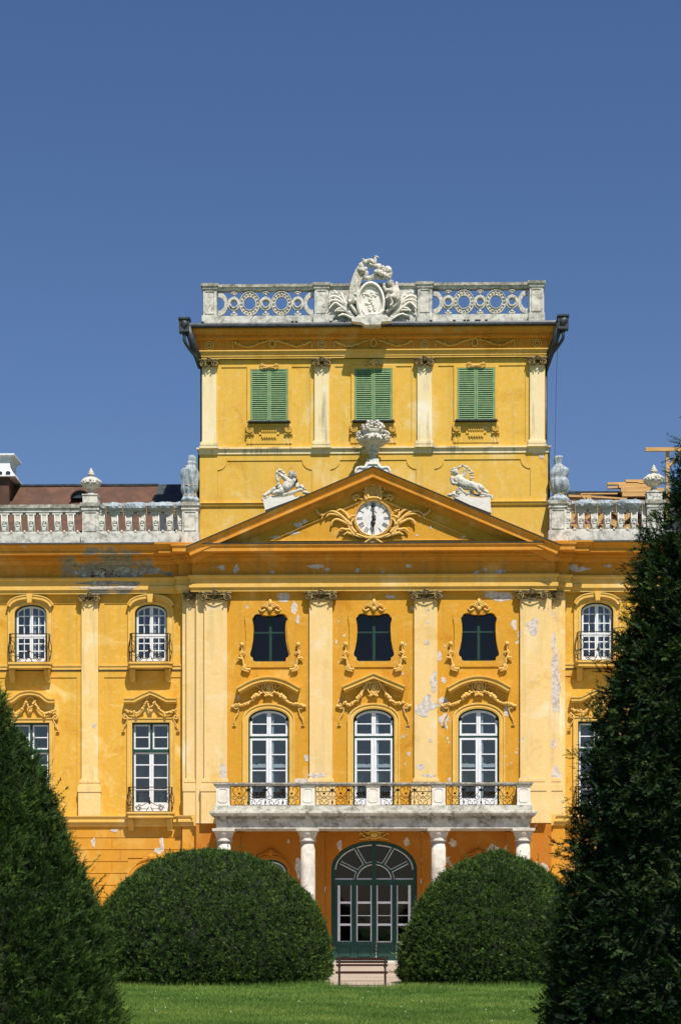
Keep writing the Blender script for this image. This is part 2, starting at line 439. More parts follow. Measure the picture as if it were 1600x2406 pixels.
# --- central wall
mb = MB(); ops = []
hwA = S(48); zsA = Z(1692.5); riA = S(26.5)
cart = [(0, 1445.5), (12, 1445.5), (22, 1442), (30.6, 1441.5), (36, 1444), (37, 1447.8), (42, 1451), (42.3, 1456), (39.6, 1466.5), (39.0, 1482), (40.6, 1505),
        (44, 1524), (47.6, 1537), (47, 1541), (45, 1543.6), (40.8, 1545.3), (39.8, 1554.5)]
cartp = [(S(x), Z(z)) for x, z in cart] + [(-S(x), Z(z)) for x, z in cart[:0:-1]]
for c in CEN:
    x = cx_(c)
    ops.append((x - hwA, x + hwA, zbal, zsA + riA)); ops.append((x - S(48.5), x + S(48.5), Z(1555), Z(1441)))
dx0 = X(879); hwD = S(101); zsD = Z(2044); riD = S(68)
ops.append((dx0 - hwD, dx0 + hwD, 0, zsD + riD))
gw = [X(636), X(1122)]; hwG = S(40); zsG = Z(2050); riG = S(30)
for x in gw: ops.append((x - hwG, x + hwG, 1.2, zsG + riG))
up = [o for o in ops if o[2] >= zbal - .01]; lo = [o for o in ops if o[2] < zbal - .01]
XC = X(1300) ; XCL = X(452)
mb.wall(xL2, -xL2, zbal, Z(1286), 0, .45, up)
for c in CEN:
    x = cx_(c); spandrels(mb, x, hwA, zsA, riA, 0, .45)
    star_fill(mb, [(x + a, b) for a, b in cartp], x, Z(1500), x - S(48.5), x + S(48.5), Z(1555), Z(1441), 0, .45)
mb.wall(xL2, -xL2, -.3, zbal, 0, .45, lo, 1)
spandrels(mb, dx0, hwD, zsD, riD, 0, .45, 1)
for x in gw: spandrels(mb, x, hwG, zsG, riG, 0, .45, 1)
RNG = random.Random(5)
def chip(mb, px, py, w, h, y, m, seed=0, thick=.004):
    r = random.Random(seed * 77 + int(px)); n = 18
    cx, cz = X(px, y), Z(py, y); ph = r.random() * 9; w *= 1.25; h *= 1.25
    thick = .003 + r.random() * .009; p = []
    for i in range(n):
        t = 2 * math.pi * i / n
        q = .72 + .5 * mnoise.noise(Vector((math.cos(t) * 1.3 + ph, math.sin(t) * 1.3, ph))) + r.uniform(-.12, .12)
        p.append((cx + S(w) / 2 * q * math.cos(t), cz + S(h) / 2 * q * math.sin(t)))
    mb.prism(p, y - thick, y + .002, m)
for i in range(48):
    px = RNG.uniform(560, 700) if i % 6 == 0 else RNG.choice((RNG.uniform(790, 815), RNG.uniform(930, 972), RNG.uniform(1030, 1075), RNG.uniform(1178, 1218), RNG.uniform(1030, 1218)))
    py = RNG.choice((RNG.uniform(1400, 1830), RNG.uniform(1560, 1840)))
    if any(abs(px - c) < 64 and (py > 1585 or 1425 < py < 1570) for c in CEN): continue
    s_ = RNG.uniform(2, 7); chip(mb, px, py, s_, s_ * RNG.uniform(.8, 2.4), 0, 2, i)
for a in [(1041, 1652, 24, 30), (1044, 1695, 22, 38), (1208, 1470, 14, 20), (720, 1780, 14, 20), (1192, 1672, 22, 28), (1033, 1543, 12, 26), (1042, 1600, 16, 16), (1170, 1400, 84, 28), (665, 1402, 34, 26), (692, 1430, 20, 30),
          (706, 1838, 40, 16), (1036, 1402, 14, 8), (960, 1772, 12, 12), (700, 1455, 12, 20), (1186, 1553, 14, 14), (915, 1402, 30, 10)]:
    chip(mb, *a, 0, 2, 3)
for a in [(700, 2042, 16, 42), (752, 2082, 18, 40), (760, 2091, 16, 12), (798, 1988, 14, 24), (956, 1980, 16, 22), (999, 2018, 20, 34), (1001, 2074, 22, 42), (1004, 2050, 14, 12), (1064, 1982, 22, 20), (1160, 2000, 40, 26), (1196, 1996, 20, 34), (678, 1978, 8, 10)]:
    chip(mb, *a, 0, 2, 4)
mb.build('central_wall', ['wall', 'porch', 'bare'], P)

# --- stepped strip of wall beside the centre, and the wings
for s in (1, -1):
    mb = MB(); a, b = sorted((s * xL1, s * xL2)); mb.wall(a, b, Z(1935), Z(1284), YI, YI + .4); mb.build('stepped_wall', 'wpil', P)
    mb = MB(); mb.wall(a, b, -.3, Z(1935), YI, YI + .4); mb.build('stepped_base_wall', 'base', P)
WXC = [X(70, YW), X(353, YW), X(1401, YW)]
WXC = [-abs(WXC[1]) - S(283, YW), -abs((WXC[1] - WXC[2]) / 2), abs((WXC[1] - WXC[2]) / 2)]
hwC = S(38, YW); zsC = Z(1438, YW); riC = S(21, YW); zC0 = Z(1557, YW)
hwW = S(44.5, YW); zD1 = Z(1697, YW); zD0 = Z(1909, YW)
hwE = S(42, YW); zsE = Z(2062, YW); riE = S(30, YW)
zG = Z(1941, YW)
for s, name in ((-1, 'left'), (1, 'right')):
    xs = [x for x in WXC if x * s > 0]
    x0, x1 = sorted((s * -xL1, s * 24.0)); 
    up = []; lo = []
    for x in xs:
        up += [(x - hwC, x + hwC, zC0, zsC + riC), (x - hwW, x + hwW, zD0, zD1)]; lo.append((x - hwE, x + hwE, 1.3, zsE + riE))
    mb = MB(); mb.wall(x0, x1, zG, Z(1284), YW + .03, YW + .45, up)
    for x in xs: spandrels(mb, x, hwC, zsC, riC, YW + .03, YW + .45)
    # raised border round the recessed panels
    pan = []; d = S(283, YW)
    for k in range(4):
        c = s * (abs(WXC[1]) + k * d)
        ha = S(110, YW) if k else S(110, YW)
        l, r = c - S(92 if k else 92, YW), c + S(92, YW)
        if k == 0:
            l, r = (c - S(110, YW), c + S(74, YW)) if s < 0 else (c - S(74, YW), c + S(110, YW))
        else: l, r = c - S(108, YW), c + S(108, YW)
        pan += [(l, r, Z(1543, YW), Z(1416, YW)), (l, r, Z(1880, YW), Z(1590, YW))]
    mb.wall(x0, x1, zG, zE, YW, YW + .03, pan + up, 0)
    mb.build('wing_wall', ['wing', 'bare'], P)
    mb = MB()            # banded ground floor
    mb.wall(x0, x1, -.3, zG, YW + .03, YW + .45, lo)
    for x in xs: spandrels(mb, x, hwE, zsE, riE, YW + .03, YW + .45)
    zz = zG - .02; k = 0
    while zz > .2:
        z1 = zz; z0 = max(zz - S(28, YW) + .035, 0)
        rr = [(x - hwE - .22, x + hwE + .22, 1.0, zsE + riE + .28) for x in xs]
        js = [x0] + sorted(j for x in xs for j in ((x - hwE - .9 + .35 * (k % 2 == 0), x + hwE + .9 - .35 * (k % 2 == 0)))) + [x1]
        if z1 > zsE + riE + .28 or True:
            for a, b in zip(js, js[1:]): mb.wall(a + .012, b - .012, z0, z1, YW, YW + .03, rr)
        zz -= S(28, YW); k += 1
    if s > 0:
        for a in [(1272, 2056, 70, 14), (1285, 1983, 34, 14), (1275, 2078, 60, 20), (1262, 1946, 20, 10)]: chip(mb, *a, YW, 1, 6)
    else:
        for a in [(219, 1979, 14, 20), (380, 1985, 12, 40), (270, 1952, 20, 8), (372, 2000, 20, 14)]: chip(mb, *a, YW, 1, 6)
    mb.build('rusticated_wall', ['base', 'bare'], P)

# --- entablature sweeps (front mouldings running round the steps)
XA = X(1306); XB = -XA
def path(dy=0.0, ext=24.0):
    return [(-ext, YW), (xL1, YW), (xL1, YI), (xL2, YI), (xL2, 0), (-xL2, 0), (-xL2, YI), (-xL1, YI), (-xL1, YW), (ext, YW)]
def pr(l, back=-.3): return [(back, Z(l[0][1]))] + [(p, Z(z)) for p, z in l] + [(back, Z(l[-1][1]))]
mb = MB()
mb.sweep(pr([(.17, 1352), (.30, 1352.5), (.30, 1356.5), (.22, 1359), (.22, 1372), (.27, 1373), (.27, 1381), (.22, 1382), (.22, 1384), (.20, 1384.5), (.20, 1390)]), path())
for k, a in enumerate([(250, 1367, 120, 10), (310, 1370, 60, 8)]): chip(mb, *a, YW - .22, 2, 50 + k)
for k, a in enumerate([(225, 1378, 110, 6), (250, 1386, 130, 7), (300, 1377, 60, 5)]): chip(mb, *a, YW - (.27 if a[1] < 1382 else .2), 1, 55 + k)
mb.build('architrave', ['trim', 'bare', 'mortar'], P)
mb = MB(); mb.sweep(pr([(.145, 1322), (.145, 1352)]), path())
for a in [(520, 1332, 20, 10), (555, 1336, 14, 20), (745, 1330, 40, 10), (770, 1338, 12, 8), (960, 1331, 18, 10), (1120, 1350, 16, 12), (1140, 1340, 12, 10), (1175, 1345, 22, 12), (840, 1340, 16, 10), (640, 1344, 14, 6), (900, 1345, 10, 6)]:
    chip(mb, *a, -.145, 1, 9)
for k, a in enumerate([(300, 1343, 150, 20), (232, 1347, 60, 18), (200, 1342, 50, 26), (350, 1338, 60, 20), (392, 1345, 30, 12), (425, 1352, 26, 8)]): chip(mb, *a, YW - .145, 2, 20 + k)
for k in range(26): chip(mb, RNG.uniform(215, 285), RNG.uniform(1333, 1354), RNG.uniform(4, 9), 3, YW - .158, 3, k)
for k, a in enumerate([(1312, 1334, 16, 16), (1345, 1336, 30, 14), (1368, 1340, 34, 12), (1430, 1333, 22, 8)]): chip(mb, *a, YW - .145, 1, 40 + k)
mb.build('frieze', ['corn', 'bare', 'mortar', 'oldbrick'], P)
mb = MB()
mb.sweep(pr([(.95, 1287), (.95, 1290), (.88, 1296), (.90, 1297), (.90, 1303), (.86, 1303), (.42, 1302), (.42, 1308), (.34, 1309), (.34, 1314), (.27, 1316), (.24, 1320), (.18, 1322)]), path())
mb.build('cornice', ['corn', 'bare'], P)
for s in (-1, 1):        # top cyma of the wings only
    mb = MB()
    pt = [(-24, YW), (xL1, YW), (xL1, YI), (xL2, YI)] if s < 0 else [(-xL2, YI), (-xL1, YI), (-xL1, YW), (24, YW)]
    mb.sweep(pr([(1.06, 1281), (1.06, 1284), (.98, 1289), (.955, 1289.5)]), pt)
    mb.build('cyma_moulding', 'corn', P)
for s in (-1, 1):
    mb = MB(); pt = [(-24, YW), (xL1, YW), (xL1, YI)] if s < 0 else [(-xL1, YI), (-xL1, YW), (24, YW)]
    mb.sweep(pr([(1.09, 1278.5), (1.10, 1281)]), pt); mb.build('gutter_sheet', 'lead', P)
mb = MB(); mb.sweep(pr([(.97, 1285), (.97, 1287)]), [(xL2 + .1, 0), (-xL2 - .1, 0)])
mb.build('pediment_base_sheet', 'lead', P)

# --- pediment
mb = MB()
za = Z(1097, -1.0); zl = Z(1283.5, -1.0); xl_, xr_ = X(438, -1), X(1311, -1)
xc = 0.0
sl_ = (za - zl) / (-xl_)
YP = -.44
mb.prism([(X(470), Z(1287)), (-X(470), Z(1287)), (0, Z(1287) + sl_ * -X(470) * .97)], YP, .4, 0)
for a in [(703, 1232, 22, 14), (716, 1224, 12, 10), (690, 1252, 30, 8), (1090, 1262, 8, 5), (980, 1258, 10, 4), (860, 1256, 8, 4), (650, 1262, 26, 7), (1012, 1240, 6, 8)]: chip(mb, *a, YP, 1, 2)
mb.build('tympanum', ['wall', 'bare'], P)
mb = MB()
rake = [(xl_, zl), (0, za), (-xl_, zl)]
mb.xz(rake, [(0, .74), (0, -1.03), (-.04, -1.03), (-.13, -.96), (-.26, -.90), (-.28, -.93), (-.36, -.93), (-.37, -.90), (-.36, -.66), (-.44, -.64), (-.44, -.60), (-.52, -.56), (-.52, -.52), (-.60, -.48), (-.60, YP + .01), (-.60, .2), (-.3, .74)])
mb.build('raking_cornice', ['corn'], P)
mb = MB(); mb.xz(rake, [(.03, .74), (.03, -1.06), (.004, -1.06), (.004, .74)]); mb.build('pediment_flashing', 'lead', P)
mb = MB()       # thin frame moulding in the tympanum
i0 = [(X(632, YP), Z(1271, YP)), (0, Z(1163, YP)), (-X(632, YP), Z(1271, YP))]
mb.xz(i0, [(0, YP + .01), (0, YP - .05), (-.05, YP - .07), (-.09, YP - .05), (-.09, YP + .01)], closed=True)
mb.build('tympanum_frame', 'trim', P)

# --- pilasters
def volute(mb, cx, cz, y, r, side, m=0):
    mb.tube(spiral(cx, cz, y, r * .86, 2.1, math.pi / 2, side, 34, .1), [r * .17 * (1 - .5 * i / 34) for i in range(35)], 6, m)
    mb.blob((cx, y, cz), (r * .16, r * .2, r * .16), 8, 5, m)
    mb.add([(cx + r * .8 * math.cos(t * math.pi / 8), y + r * .12, cz + r * .8 * math.sin(t * math.pi / 8)) for t in range(16)], [list(range(15, -1, -1))], m)
def capital(hw, h, fest=True):
    """ionic capital, local: x centre, z = 0 underside of entablature, y = 0 pilaster face"""
    mb = MB(); r = h * .46; rng = random.Random(3)
    mb.box(-hw * 1.0, hw * 1.0, -.16, 0.0, -h * .18, -.004); mb.box(-hw * .93, hw * .93, -.12, 0, -h * .3, -h * .18)
    mb.box(-hw * .72, hw * .72, -.05, 0, -h * .8, -h * .3)
    for s in (-1, 1):
        volute(mb, s * (hw - r * .95), -h * .55, -.14, r, s)
        mb.tube(curve([(s * (hw - r), -.13, -h * .22), (s * hw * .35, -.14, -h * .34), (0, -.15, -h * .25)], 4), h * .07, 6)
        garland(mb, [(s * (hw - r * 1.2), -.13, -h * .8), (s * (hw - r * 1.7), -.13, -h * 1.05), (s * (hw - r * 1.8), -.12, -h * 1.25)], h * .09, rng)
    garland(mb, [(-hw + r * 1.6, -.12, -h * .62), (0, -.14, -h * .86), (hw - r * 1.6, -.12, -h * .62)], h * .08, rng)
    mb.blob((0, -.17, -h * .22), (h * .2, .06, h * .22), 8, 5, 0, .3, rng)
    for a in (-.6, 0, .6): mb.blob((h * .28 * math.sin(a), -.17, -h * .1 + h * .16 * math.cos(a)), (h * .09, .04, h * .12), 6, 4)
    return mb
def pilaster(px, hwpx, y0, y1, py_top, py_base, mat, caphw, caph, pedestal=None, chips=(), capname='capital'):
    """own part: shaft + base mouldings (+pedestal); child: capital"""
    mb = MB(); x = X(px, y0); hw = S(hwpx, y0); zt = Z(py_top, y0); zb = Z(py_base, y0)
    mb.box(x - hw, x + hw, y0, y1, zb + S(17), zt)
    mb.box(x - hw - S(2), x + hw + S(2), y0 - .03, y1, zb + S(14), zb + S(17) - .0)
    mb.box(x - hw - S(4), x + hw + S(4), y0 - .07, y1, zb + S(8), zb + S(14))
    mb.box(x - hw - S(2.5), x + hw + S(2.5), y0 - .05, y1, zb + S(5.5), zb + S(8))
    mb.box(x - hw - S(5.5), x + hw + S(5.5), y0 - .10, y1, zb, zb + S(5.5))
    if pedestal:
        mb.box(x - hw - S(8), x + hw + S(8), y0 - .12, y1, zb - S(14), zb)
        mb.box(x - hw - S(7), x + hw + S(7), y0 - .095, y1, Z(pedestal, y0), zb - S(14))
    for c in chips: chip(mb, *c[:4], y0, 1, c[4])
    o = mb.build('pilaster', [mat, 'bare'], P)
    return o, x, zt
yP = -.13
zcap = Z(1390.5)
def with_cap(o, x, y, z, hw, h, mat='cap', cache={}):
    k = (round(hw, 2), round(h, 2), mat)
    if k not in cache:
        c = capital(hw, h).build('capital', mat, o, (x, y, z)); cache[k] = c
    else:
        c = cache[k].copy(); COL.objects.link(c); c.parent = o; c.location = (x, y, z)
    return c
P4c = [(1256, 1446, 34, 40, 2), (1250, 1412, 36, 14, 3), (1300, 1512, 16, 36, 4), (1304, 1598, 40, 120, 5), (1308, 1645, 28, 50, 6)]
CH = {506.5: [(524, 1812, 18, 40, 1)], 754: [(748, 1822, 44, 12, 2)],
      1000.3: [(1001, 1660, 48, 46, 3), (1018, 1604, 18, 44, 2), (1003, 1510, 16, 10, 1), (1006, 1432, 8, 6, 5), (990, 1802, 20, 16, 4), (1012, 1742, 10, 8, 6), (1006, 1462, 10, 6, 7), (1010, 1824, 40, 8, 8)],
      1249.3: [(1251, 1472, 38, 40, 2), (1246, 1408, 40, 12, 3), (1235, 1832, 24, 10, 4), (1262, 1530, 4, 6, 5), (1250, 1600, 5, 6, 6)]}
for px in (506.5, 754, 1000.3, 1249.3):
    o, x, z = pilaster(px, 27, yP, 0.001, 1391, 1846, 'pil', 0, 0, 1935, CH[px])
    with_cap(o, x, yP, zcap, S(39.5), S(24))
for s in (-1, 1):
    mb = MB(); a, b = sorted((s * -xL2, X(506.5 if s < 0 else 1249.3, yP) + s * S(26))); mb.box(a, b, -.025, .003, Z(1935), Z(1391)); mb.build('corner_strip', 'pil', P)
# stepped half pilasters next to the outer ones
for s, px in ((-1, 449.5), (1, 1303)):
    cs = [] if s < 0 else [(1301, 1512, 16, 40, 1), (1304, 1600, 30, 120, 2), (1308, 1650, 24, 60, 3), (1301, 1748, 14, 24, 4), (1306, 1822, 26, 40, 5), (1299, 1575, 12, 60, 6)]
    o, x, z = pilaster(px, 11.5, YI - .12, YI + .01, 1391, 1846, 'pil', 0, 0, 1916, cs)
    with_cap(o, x, YI - .12, zcap, S(20), S(22))
# wing pilasters
for px in (211, -72, 1543):
    o, x, z = pilaster(px, 19.5, YW - .12, YW + .001, 1391, 1847, 'wpil', 0, 0, 1917, [] if px != 211 else [(222, 1703, 12, 12, 1)])
    with_cap(o, x, YW - .12, zcap, S(28), S(20))

# --- belt courses
for s in (-1, 1):
    mb = MB(); pt = [(-24, YW), (xL1, YW), (xL1, YI), (xL2, YI), (xL2, .02)] if s < 0 else [(-xL2, .02), (-xL2, YI), (-xL1, YI), (-xL1, YW), (24, YW)]
    mb.sweep(pr([(.22, 1916), (.22, 1918), (.15, 1925), (.17, 1926), (.17, 1931), (.10, 1932), (.10, 1938), (.05, 1941)]), pt)
    mb.build('belt_course', 'trim', P)
mb = MB()
d = S(283, YW)
for s in (-1, 1):
    edges = [abs(xL1)] + [abs(WXC[1]) + d / 2 + k * d for k in range(4)]
    for k in range(4):
        a = edges[k] + (0 if k == 0 else S(19.5)); b = edges[k + 1] - S(19.5)
        a, b = sorted((s * a, s * b)); mb = MB(); mb.sweep([(.0, Z(1560, YW)), (.07, Z(1560, YW)), (.07, Z(1564, YW)), (.04, Z(1566, YW)), (.04, Z(1572, YW)), (0, Z(1573, YW))], [(a, YW), (b, YW)]); mb.build('storey_band', 'trim', P)

# --- windows ------------------------------------------------------
def bars(mb, hw, z0, z1, y, cols, rows, fr, br, dpt=.04, m=0, topf=None, gap=0.0, mid=None):
    """one pair of sashes: outer frame, meeting stile, glazing bars"""
    tf = topf or (lambda x: z1)
    mid = mid or fr
    mb.box(-hw, -hw + fr, y - dpt, y, z0, min(z1, tf(-hw + fr * .3)), m); mb.box(hw - fr, hw, y - dpt, y, z0, min(z1, tf(hw - fr * .3)), m)
    for s in (-1, 1):
        a, b = sorted((s * .004, s * mid)); mb.box(a, b, y - dpt - .01, y, z0, tf(s * mid / 2), m)
    mb.box(-hw + fr, -mid, y - dpt, y, z0, z0 + fr, m); mb.box(mid, hw - fr, y - dpt, y, z0, z0 + fr, m)
    if not topf: mb.box(-hw + fr, -mid, y - dpt, y, z1 - fr, z1, m); mb.box(mid, hw - fr, y - dpt, y, z1 - fr, z1, m)
    for r in rows:
        for s in (-1, 1):
            a, b = sorted((s * mid, s * (hw - fr))); mb.box(a, b, y - dpt * .8, y - .002, r - br / 2, r + br / 2, m)
    for c in range(1, cols):
        for s in (-1, 1):
            xx = s * (mid + (hw - fr - mid) * c / cols); mb.box(xx - br / 2, xx + br / 2, y - dpt * .7, y - .003, z0 + fr, tf(xx) - (0 if topf else fr), m)
def arched_top(hw, zs, rise): return lambda x: zs + rise * math.sqrt(max(0, 1 - (x / hw) ** 2))
def arch_path(hw, z0, zs, rise, n=18): return [(-hw, z0)] + ell(hw, zs, rise, n) + [(hw, z0)]
def glasspane(hw, z0, zs, rise, y, parent, name='pane'):
    mb = MB(); mb.prism([(-hw, z0), (hw, z0)] + [p for p in ell(hw, zs, rise, 14, 0, 0, 180)] if rise else [(-hw, z0), (hw, z0), (hw, zs), (-hw, zs)], y, y + .01)
    return mb.build(name, 'glass', parent)
def hood(path_, depth, th, mat, parent, cap=True):
    mb = MB()
    mb.xz(path_, [(0, 0), (0, -depth), (-th * .25, -depth), (-th * .55, -depth * .82), (-th * .6, -depth * .86), (-th, -depth * .86), (-th * 1.02, -depth * .3), (-th * 1.35, -depth * .25), (-th * 1.35, 0)])
    return mb.build('hood_mould', mat, parent)
def scroll_bracket(mb, x, z, s, h, y=-.06):
    mb.tube(spiral(x, z, y, S(7), 1.5, math.pi / 2 * (1), s, 18, .2), S(1.9), 5)
    mb.tube(curve([(x + s * S(7), y, z), (x + s * S(3), y, z - h * .4), (x - s * S(4), y, z - h * .7), (x - s * S(5), y, z - h)], 4), S(1.5), 5)
    mb.box(x - s * S(5) - S(4), x - s * S(5) + S(4), y, 0, z - h - S(3), z - h)
# (A) tall arched windows of the centre; local origin at window axis, y = 0 wall face, z absolute
def window_A(kind, x):
    W = MB(); hw = hwA; n = 18
    ap = arch_path(hw, zbal, zsA, riA)
    W.xz(ap, [(0, .06), (0, -.03), (S(4), -.05), (S(5), -.03), (S(9), -.03), (S(10), -.07), (S(13.5), -.07), (S(13.5), .06)])
    o = W.build('window', 'trim', P, (x, 0, 0))
    F = MB(); F.xz(ap, [(0, .2), (0, .12), (-S(3.5), .12), (-S(3.5), .2)]); F.box(-hw + S(3.5), hw - S(3.5), .13, .2, Z(1732.5), Z(1729.5)); F.build('frame', 'green', o)
    h2 = hw - S(3.5); tf = arched_top(h2, zsA, riA - S(3.5))
    s_ = MB(); zt = Z(1729)
    bars(s_, h2, zt, zsA + riA, .19, 1, [Z(1700.5)], S(5), S(2.4), topf=tf)
    s_.xz(ell(h2, zsA, riA - S(3.5), 18), [(0, .19), (0, .15), (-S(5), .15), (-S(5), .19)])
    s_.build('upper_sash', 'white', o)
    s_ = MB(); bars(s_, h2, zbal + .02, Z(1734), .19, 1, [Z(1772.5), Z(1810), Z(1842)], S(5), S(2.6), mid=S(6.5))
    s_.box(-h2 + S(5), -S(6.5), .155, .19, zbal + S(6), Z(1876)); s_.box(S(6.5), h2 - S(5), .155, .19, zbal + S(6), Z(1876))
    s_.build('lower_sash', 'white', o)
    glasspane(h2, zbal, zsA, riA - S(3.5), .185, o)
    b = MB(); rng = random.Random(int(x * 10) + 4)     # ragged white strips behind the glass
    for zz in (1724, 1795):
        for s in (-1, 1):
            top = [(s * (S(6) + (h2 - S(11)) * i / 8), Z(zz + (4 if zz > 1750 else 6)) + S(rng.uniform(-.5, 1.5))) for i in range(9)]
            bot = [(p[0], Z(zz + 8 if zz > 1750 else 1729) ) for p in top][::-1]
            b.prism([(p[0], Z(zz) + S(rng.uniform(-1, 1.5))) for p in top] + bot, .2, .205)
    b.box(S(6.5), S(11), .21, .215, zbal, Z(1680))
    b.build('white_strips', 'white', o)
    rng = random.Random(9)
    if kind == 'seg':
        pa = [(-S(75), Z(1617)), (-S(38), Z(1598)), (0, Z(1590.5)), (S(38), Z(1598)), (S(75), Z(1617))]
        pa = [(v.x, v.z) for v in curve([(a, 0, b) for a, b in pa], 6)]
    else:
        pa = [(-S(74), Z(1614)), (0, Z(1583)), (S(74), Z(1614))]
    hood(pa, .40, S(12), 'trim', o)
    g = MB()
    if kind == 'seg':
        garland(g, [(-S(80), -.07, Z(1659)), (-S(60), -.09, Z(1656)), (-S(42), -.1, Z(1648)), (-S(26), -.12, Z(1633)), (-S(14), -.1, Z(1628))], S(5), rng)
        garland(g, [(S(80), -.07, Z(1659)), (S(60), -.09, Z(1656)), (S(42), -.1, Z(1648)), (S(26), -.12, Z(1633)), (S(14), -.1, Z(1628))], S(6), rng)
    else:
        for s in (-1, 1): garland(g, [(s * S(10), -.12, Z(1600)), (s * S(22), -.12, Z(1618)), (s * S(36), -.12, Z(1642)), (s * S(56), -.1, Z(1656)), (s * S(72), -.08, Z(1652))], S(6), rng)
    for s in (-1, 1):
        scroll_bracket(g, s * S(76), Z(1661), -s, S(42)) 
        g.blob((s * S(84), -.07, Z(1660)), (S(6), .05, S(4)), 7, 5, 0, .3, rng)
        for q in (0, 1, 2): g.blob((s * S(30 + q * 4), -.11, Z(1634 + q * 4)), S(5.5), 7, 5, 0, .4, rng)
    g.xz(ell(S(10), Z(1616), S(12), 16, 0, 200, -160)[:-1], [(S(2), 0), (S(2), -.12), (-S(2), -.12), (-S(2), 0)])   # cartouche
    g.blob((0, -.06, Z(1616)), (S(8), .07, S(10)), 10, 6)
    for s in (-1, 1):
        g.tube(curve([(s * S(4), -.12, Z(1602)), (s * S(16), -.13, Z(1608)), (s * S(12), -.12, Z(1626)), (s * S(3), -.12, Z(1634))], 4), S(1.8), 5)
        for k in range(4): g.tube(curve([(s * S(8), -.05, Z(1625)), (s * S(18 + 4 * k), -.07, Z(1620 - 3 * k)), (s * S(20 + 4 * k), -.05, Z(1612 - 3 * k))], 3), S(1.3), 4)
    for k in range(5): g.blob((S(-8 + 4 * k), -.13, Z(1633 - abs(k - 2) * -1.5)), S(3), 6, 4, 0, .4, rng)
    g.build('festoon', 'gold', o)
    return o
for c, k in zip(CEN, ('seg', 'tri', 'seg')): window_A(k, cx_(c))
# (B) cartouche windows
srt = [(0, 1425), (14, 1425), (26, 1427), (36, 1431), (46, 1438), (53, 1440), (60, 1443), (61, 1450), (58, 1470), (57, 1500), (58, 1524), (60, 1536), (61, 1546), (60, 1556), (60, 1568)]
def window_B(x, first):
    W = MB(); cz = Z(1500)
    o_ = [(S(a), Z(b)) for a, b in srt]; outer = o_ + [(-a, b) for a, b in o_[:0:-1]]
    i_ = [(S(a), Z(b)) for a, b in cart]; inner = i_ + [(-a, b) for a, b in i_[:0:-1]]
    def samp(poly, n=72):       # resample both rings by angle
        out = []
        for k in range(n):
            t = 2 * math.pi * (k + .5) / n; d = (math.cos(t), math.sin(t)); best = None
            for i in range(len(poly)):
                ax, az = poly[i][0], poly[i][1] - cz; bx, bz = poly[(i + 1) % len(poly)][0], poly[(i + 1) % len(poly)][1] - cz
                den = d[0] * (bz - az) - d[1] * (bx - ax)
                if abs(den) < 1e-12: continue
                u = (ax * (bz - az) - az * (bx - ax)) / den; v = (ax * d[1] - az * d[0]) / den
                if u > 0 and -1e-9 <= v <= 1 + 1e-9: best = u if best is None else min(best, u)
            out.append((d[0] * best, cz + d[1] * best))
        return out
    W.ring(samp(outer), samp(inner), -.05, .02)
    o = W.build('oval_window', 'wall', P, (x, 0, 0))
    F = MB()
    F.xz([(a, b) for a, b in inner], [(0, .25), (0, .2), (S(3.0), .2), (S(3.0), .25)], closed=True)
    F.box(-S(3.2), S(3.2), .19, .25, Z(1556), Z(1444)); F.box(-S(40), -S(3.2), .2, .25, Z(1486.5), Z(1482.5)); F.box(S(3.2), S(40), .2, .25, Z(1486.5), Z(1482.5))
    F.box(-S(42), S(42), .1, .25, Z(1557), Z(1551.5)); F.build('frame', 'greend', o)
    g = MB(); g.prism([(a * 1.0, b) for a, b in inner], .24, .25); g.build('pane', 'gdark', o)
    rng = random.Random(7); top_ = MB()
    for s in (-1, 1):
        r = MB(); r.blob((s * S(66), -.09, Z(1514)), (S(5.5), .07, S(5.5)), 8, 5, 0, .25, rng)
        r.tube(curve([(s * S(67), -.08, Z(1518)), (s * S(66), -.08, Z(1528)), (s * S(70), -.08, Z(1536)), (s * S(64), -.09, Z(1550)), (s * S(62), -.09, Z(1562)), (s * S(56), -.09, Z(1572)), (s * S(46), -.08, Z(1573))], 5), [S(1.6)] * 6 + [S(2.6)] * 19 + [S(3)] * 6, 6)
        r.tube(curve([(s * S(68), -.08, Z(1536)), (s * S(63), -.1, Z(1533)), (s * S(58), -.09, Z(1536))], 4), S(2.8), 6, 0, S(1))
        r.tube(curve([(s * S(66), -.08, Z(1548)), (s * S(74), -.1, Z(1546)), (s * S(78), -.09, Z(1551))], 4), S(3.4), 6, 0, S(1))
        for k in range(3): r.tube(curve([(s * S(62 - k * 2), -.1, Z(1562)), (s * S(66 - k * 4), -.11, Z(1572)), (s * S(58 - k * 4), -.1, Z(1578 + k))], 4), S(1.8), 5)
        r.build('scroll_ornament', 'gold', o); r = top_
        r.tube(curve([(s * S(12), -.07, Z(1432)), (s * S(20), -.1, Z(1436)), (s * S(26), -.08, Z(1430))], 4), S(2.6), 6, 0, S(1.2))
        for k in range(3): r.tube(curve([(s * S(2), -.08, Z(1430)), (s * S(7 + 5 * k), -.12, Z(1417 + 3 * k)), (s * S(12 + 5 * k), -.08, Z(1418 + 6 * k))], 3), S(2.4), 6, 0, S(1))
    r.blob((0, -.1, Z(1417)), (S(5), .08, S(9)), 8, 6, 0, .3, rng); r.blob((0, -.1, Z(1432)), (S(6), .07, S(6)), 8, 5, 0, .3, rng)
    r.build('shell_ornament', 'gold', o)
for c in (635, 878.6, 1125): window_B(X(c), c == 635)
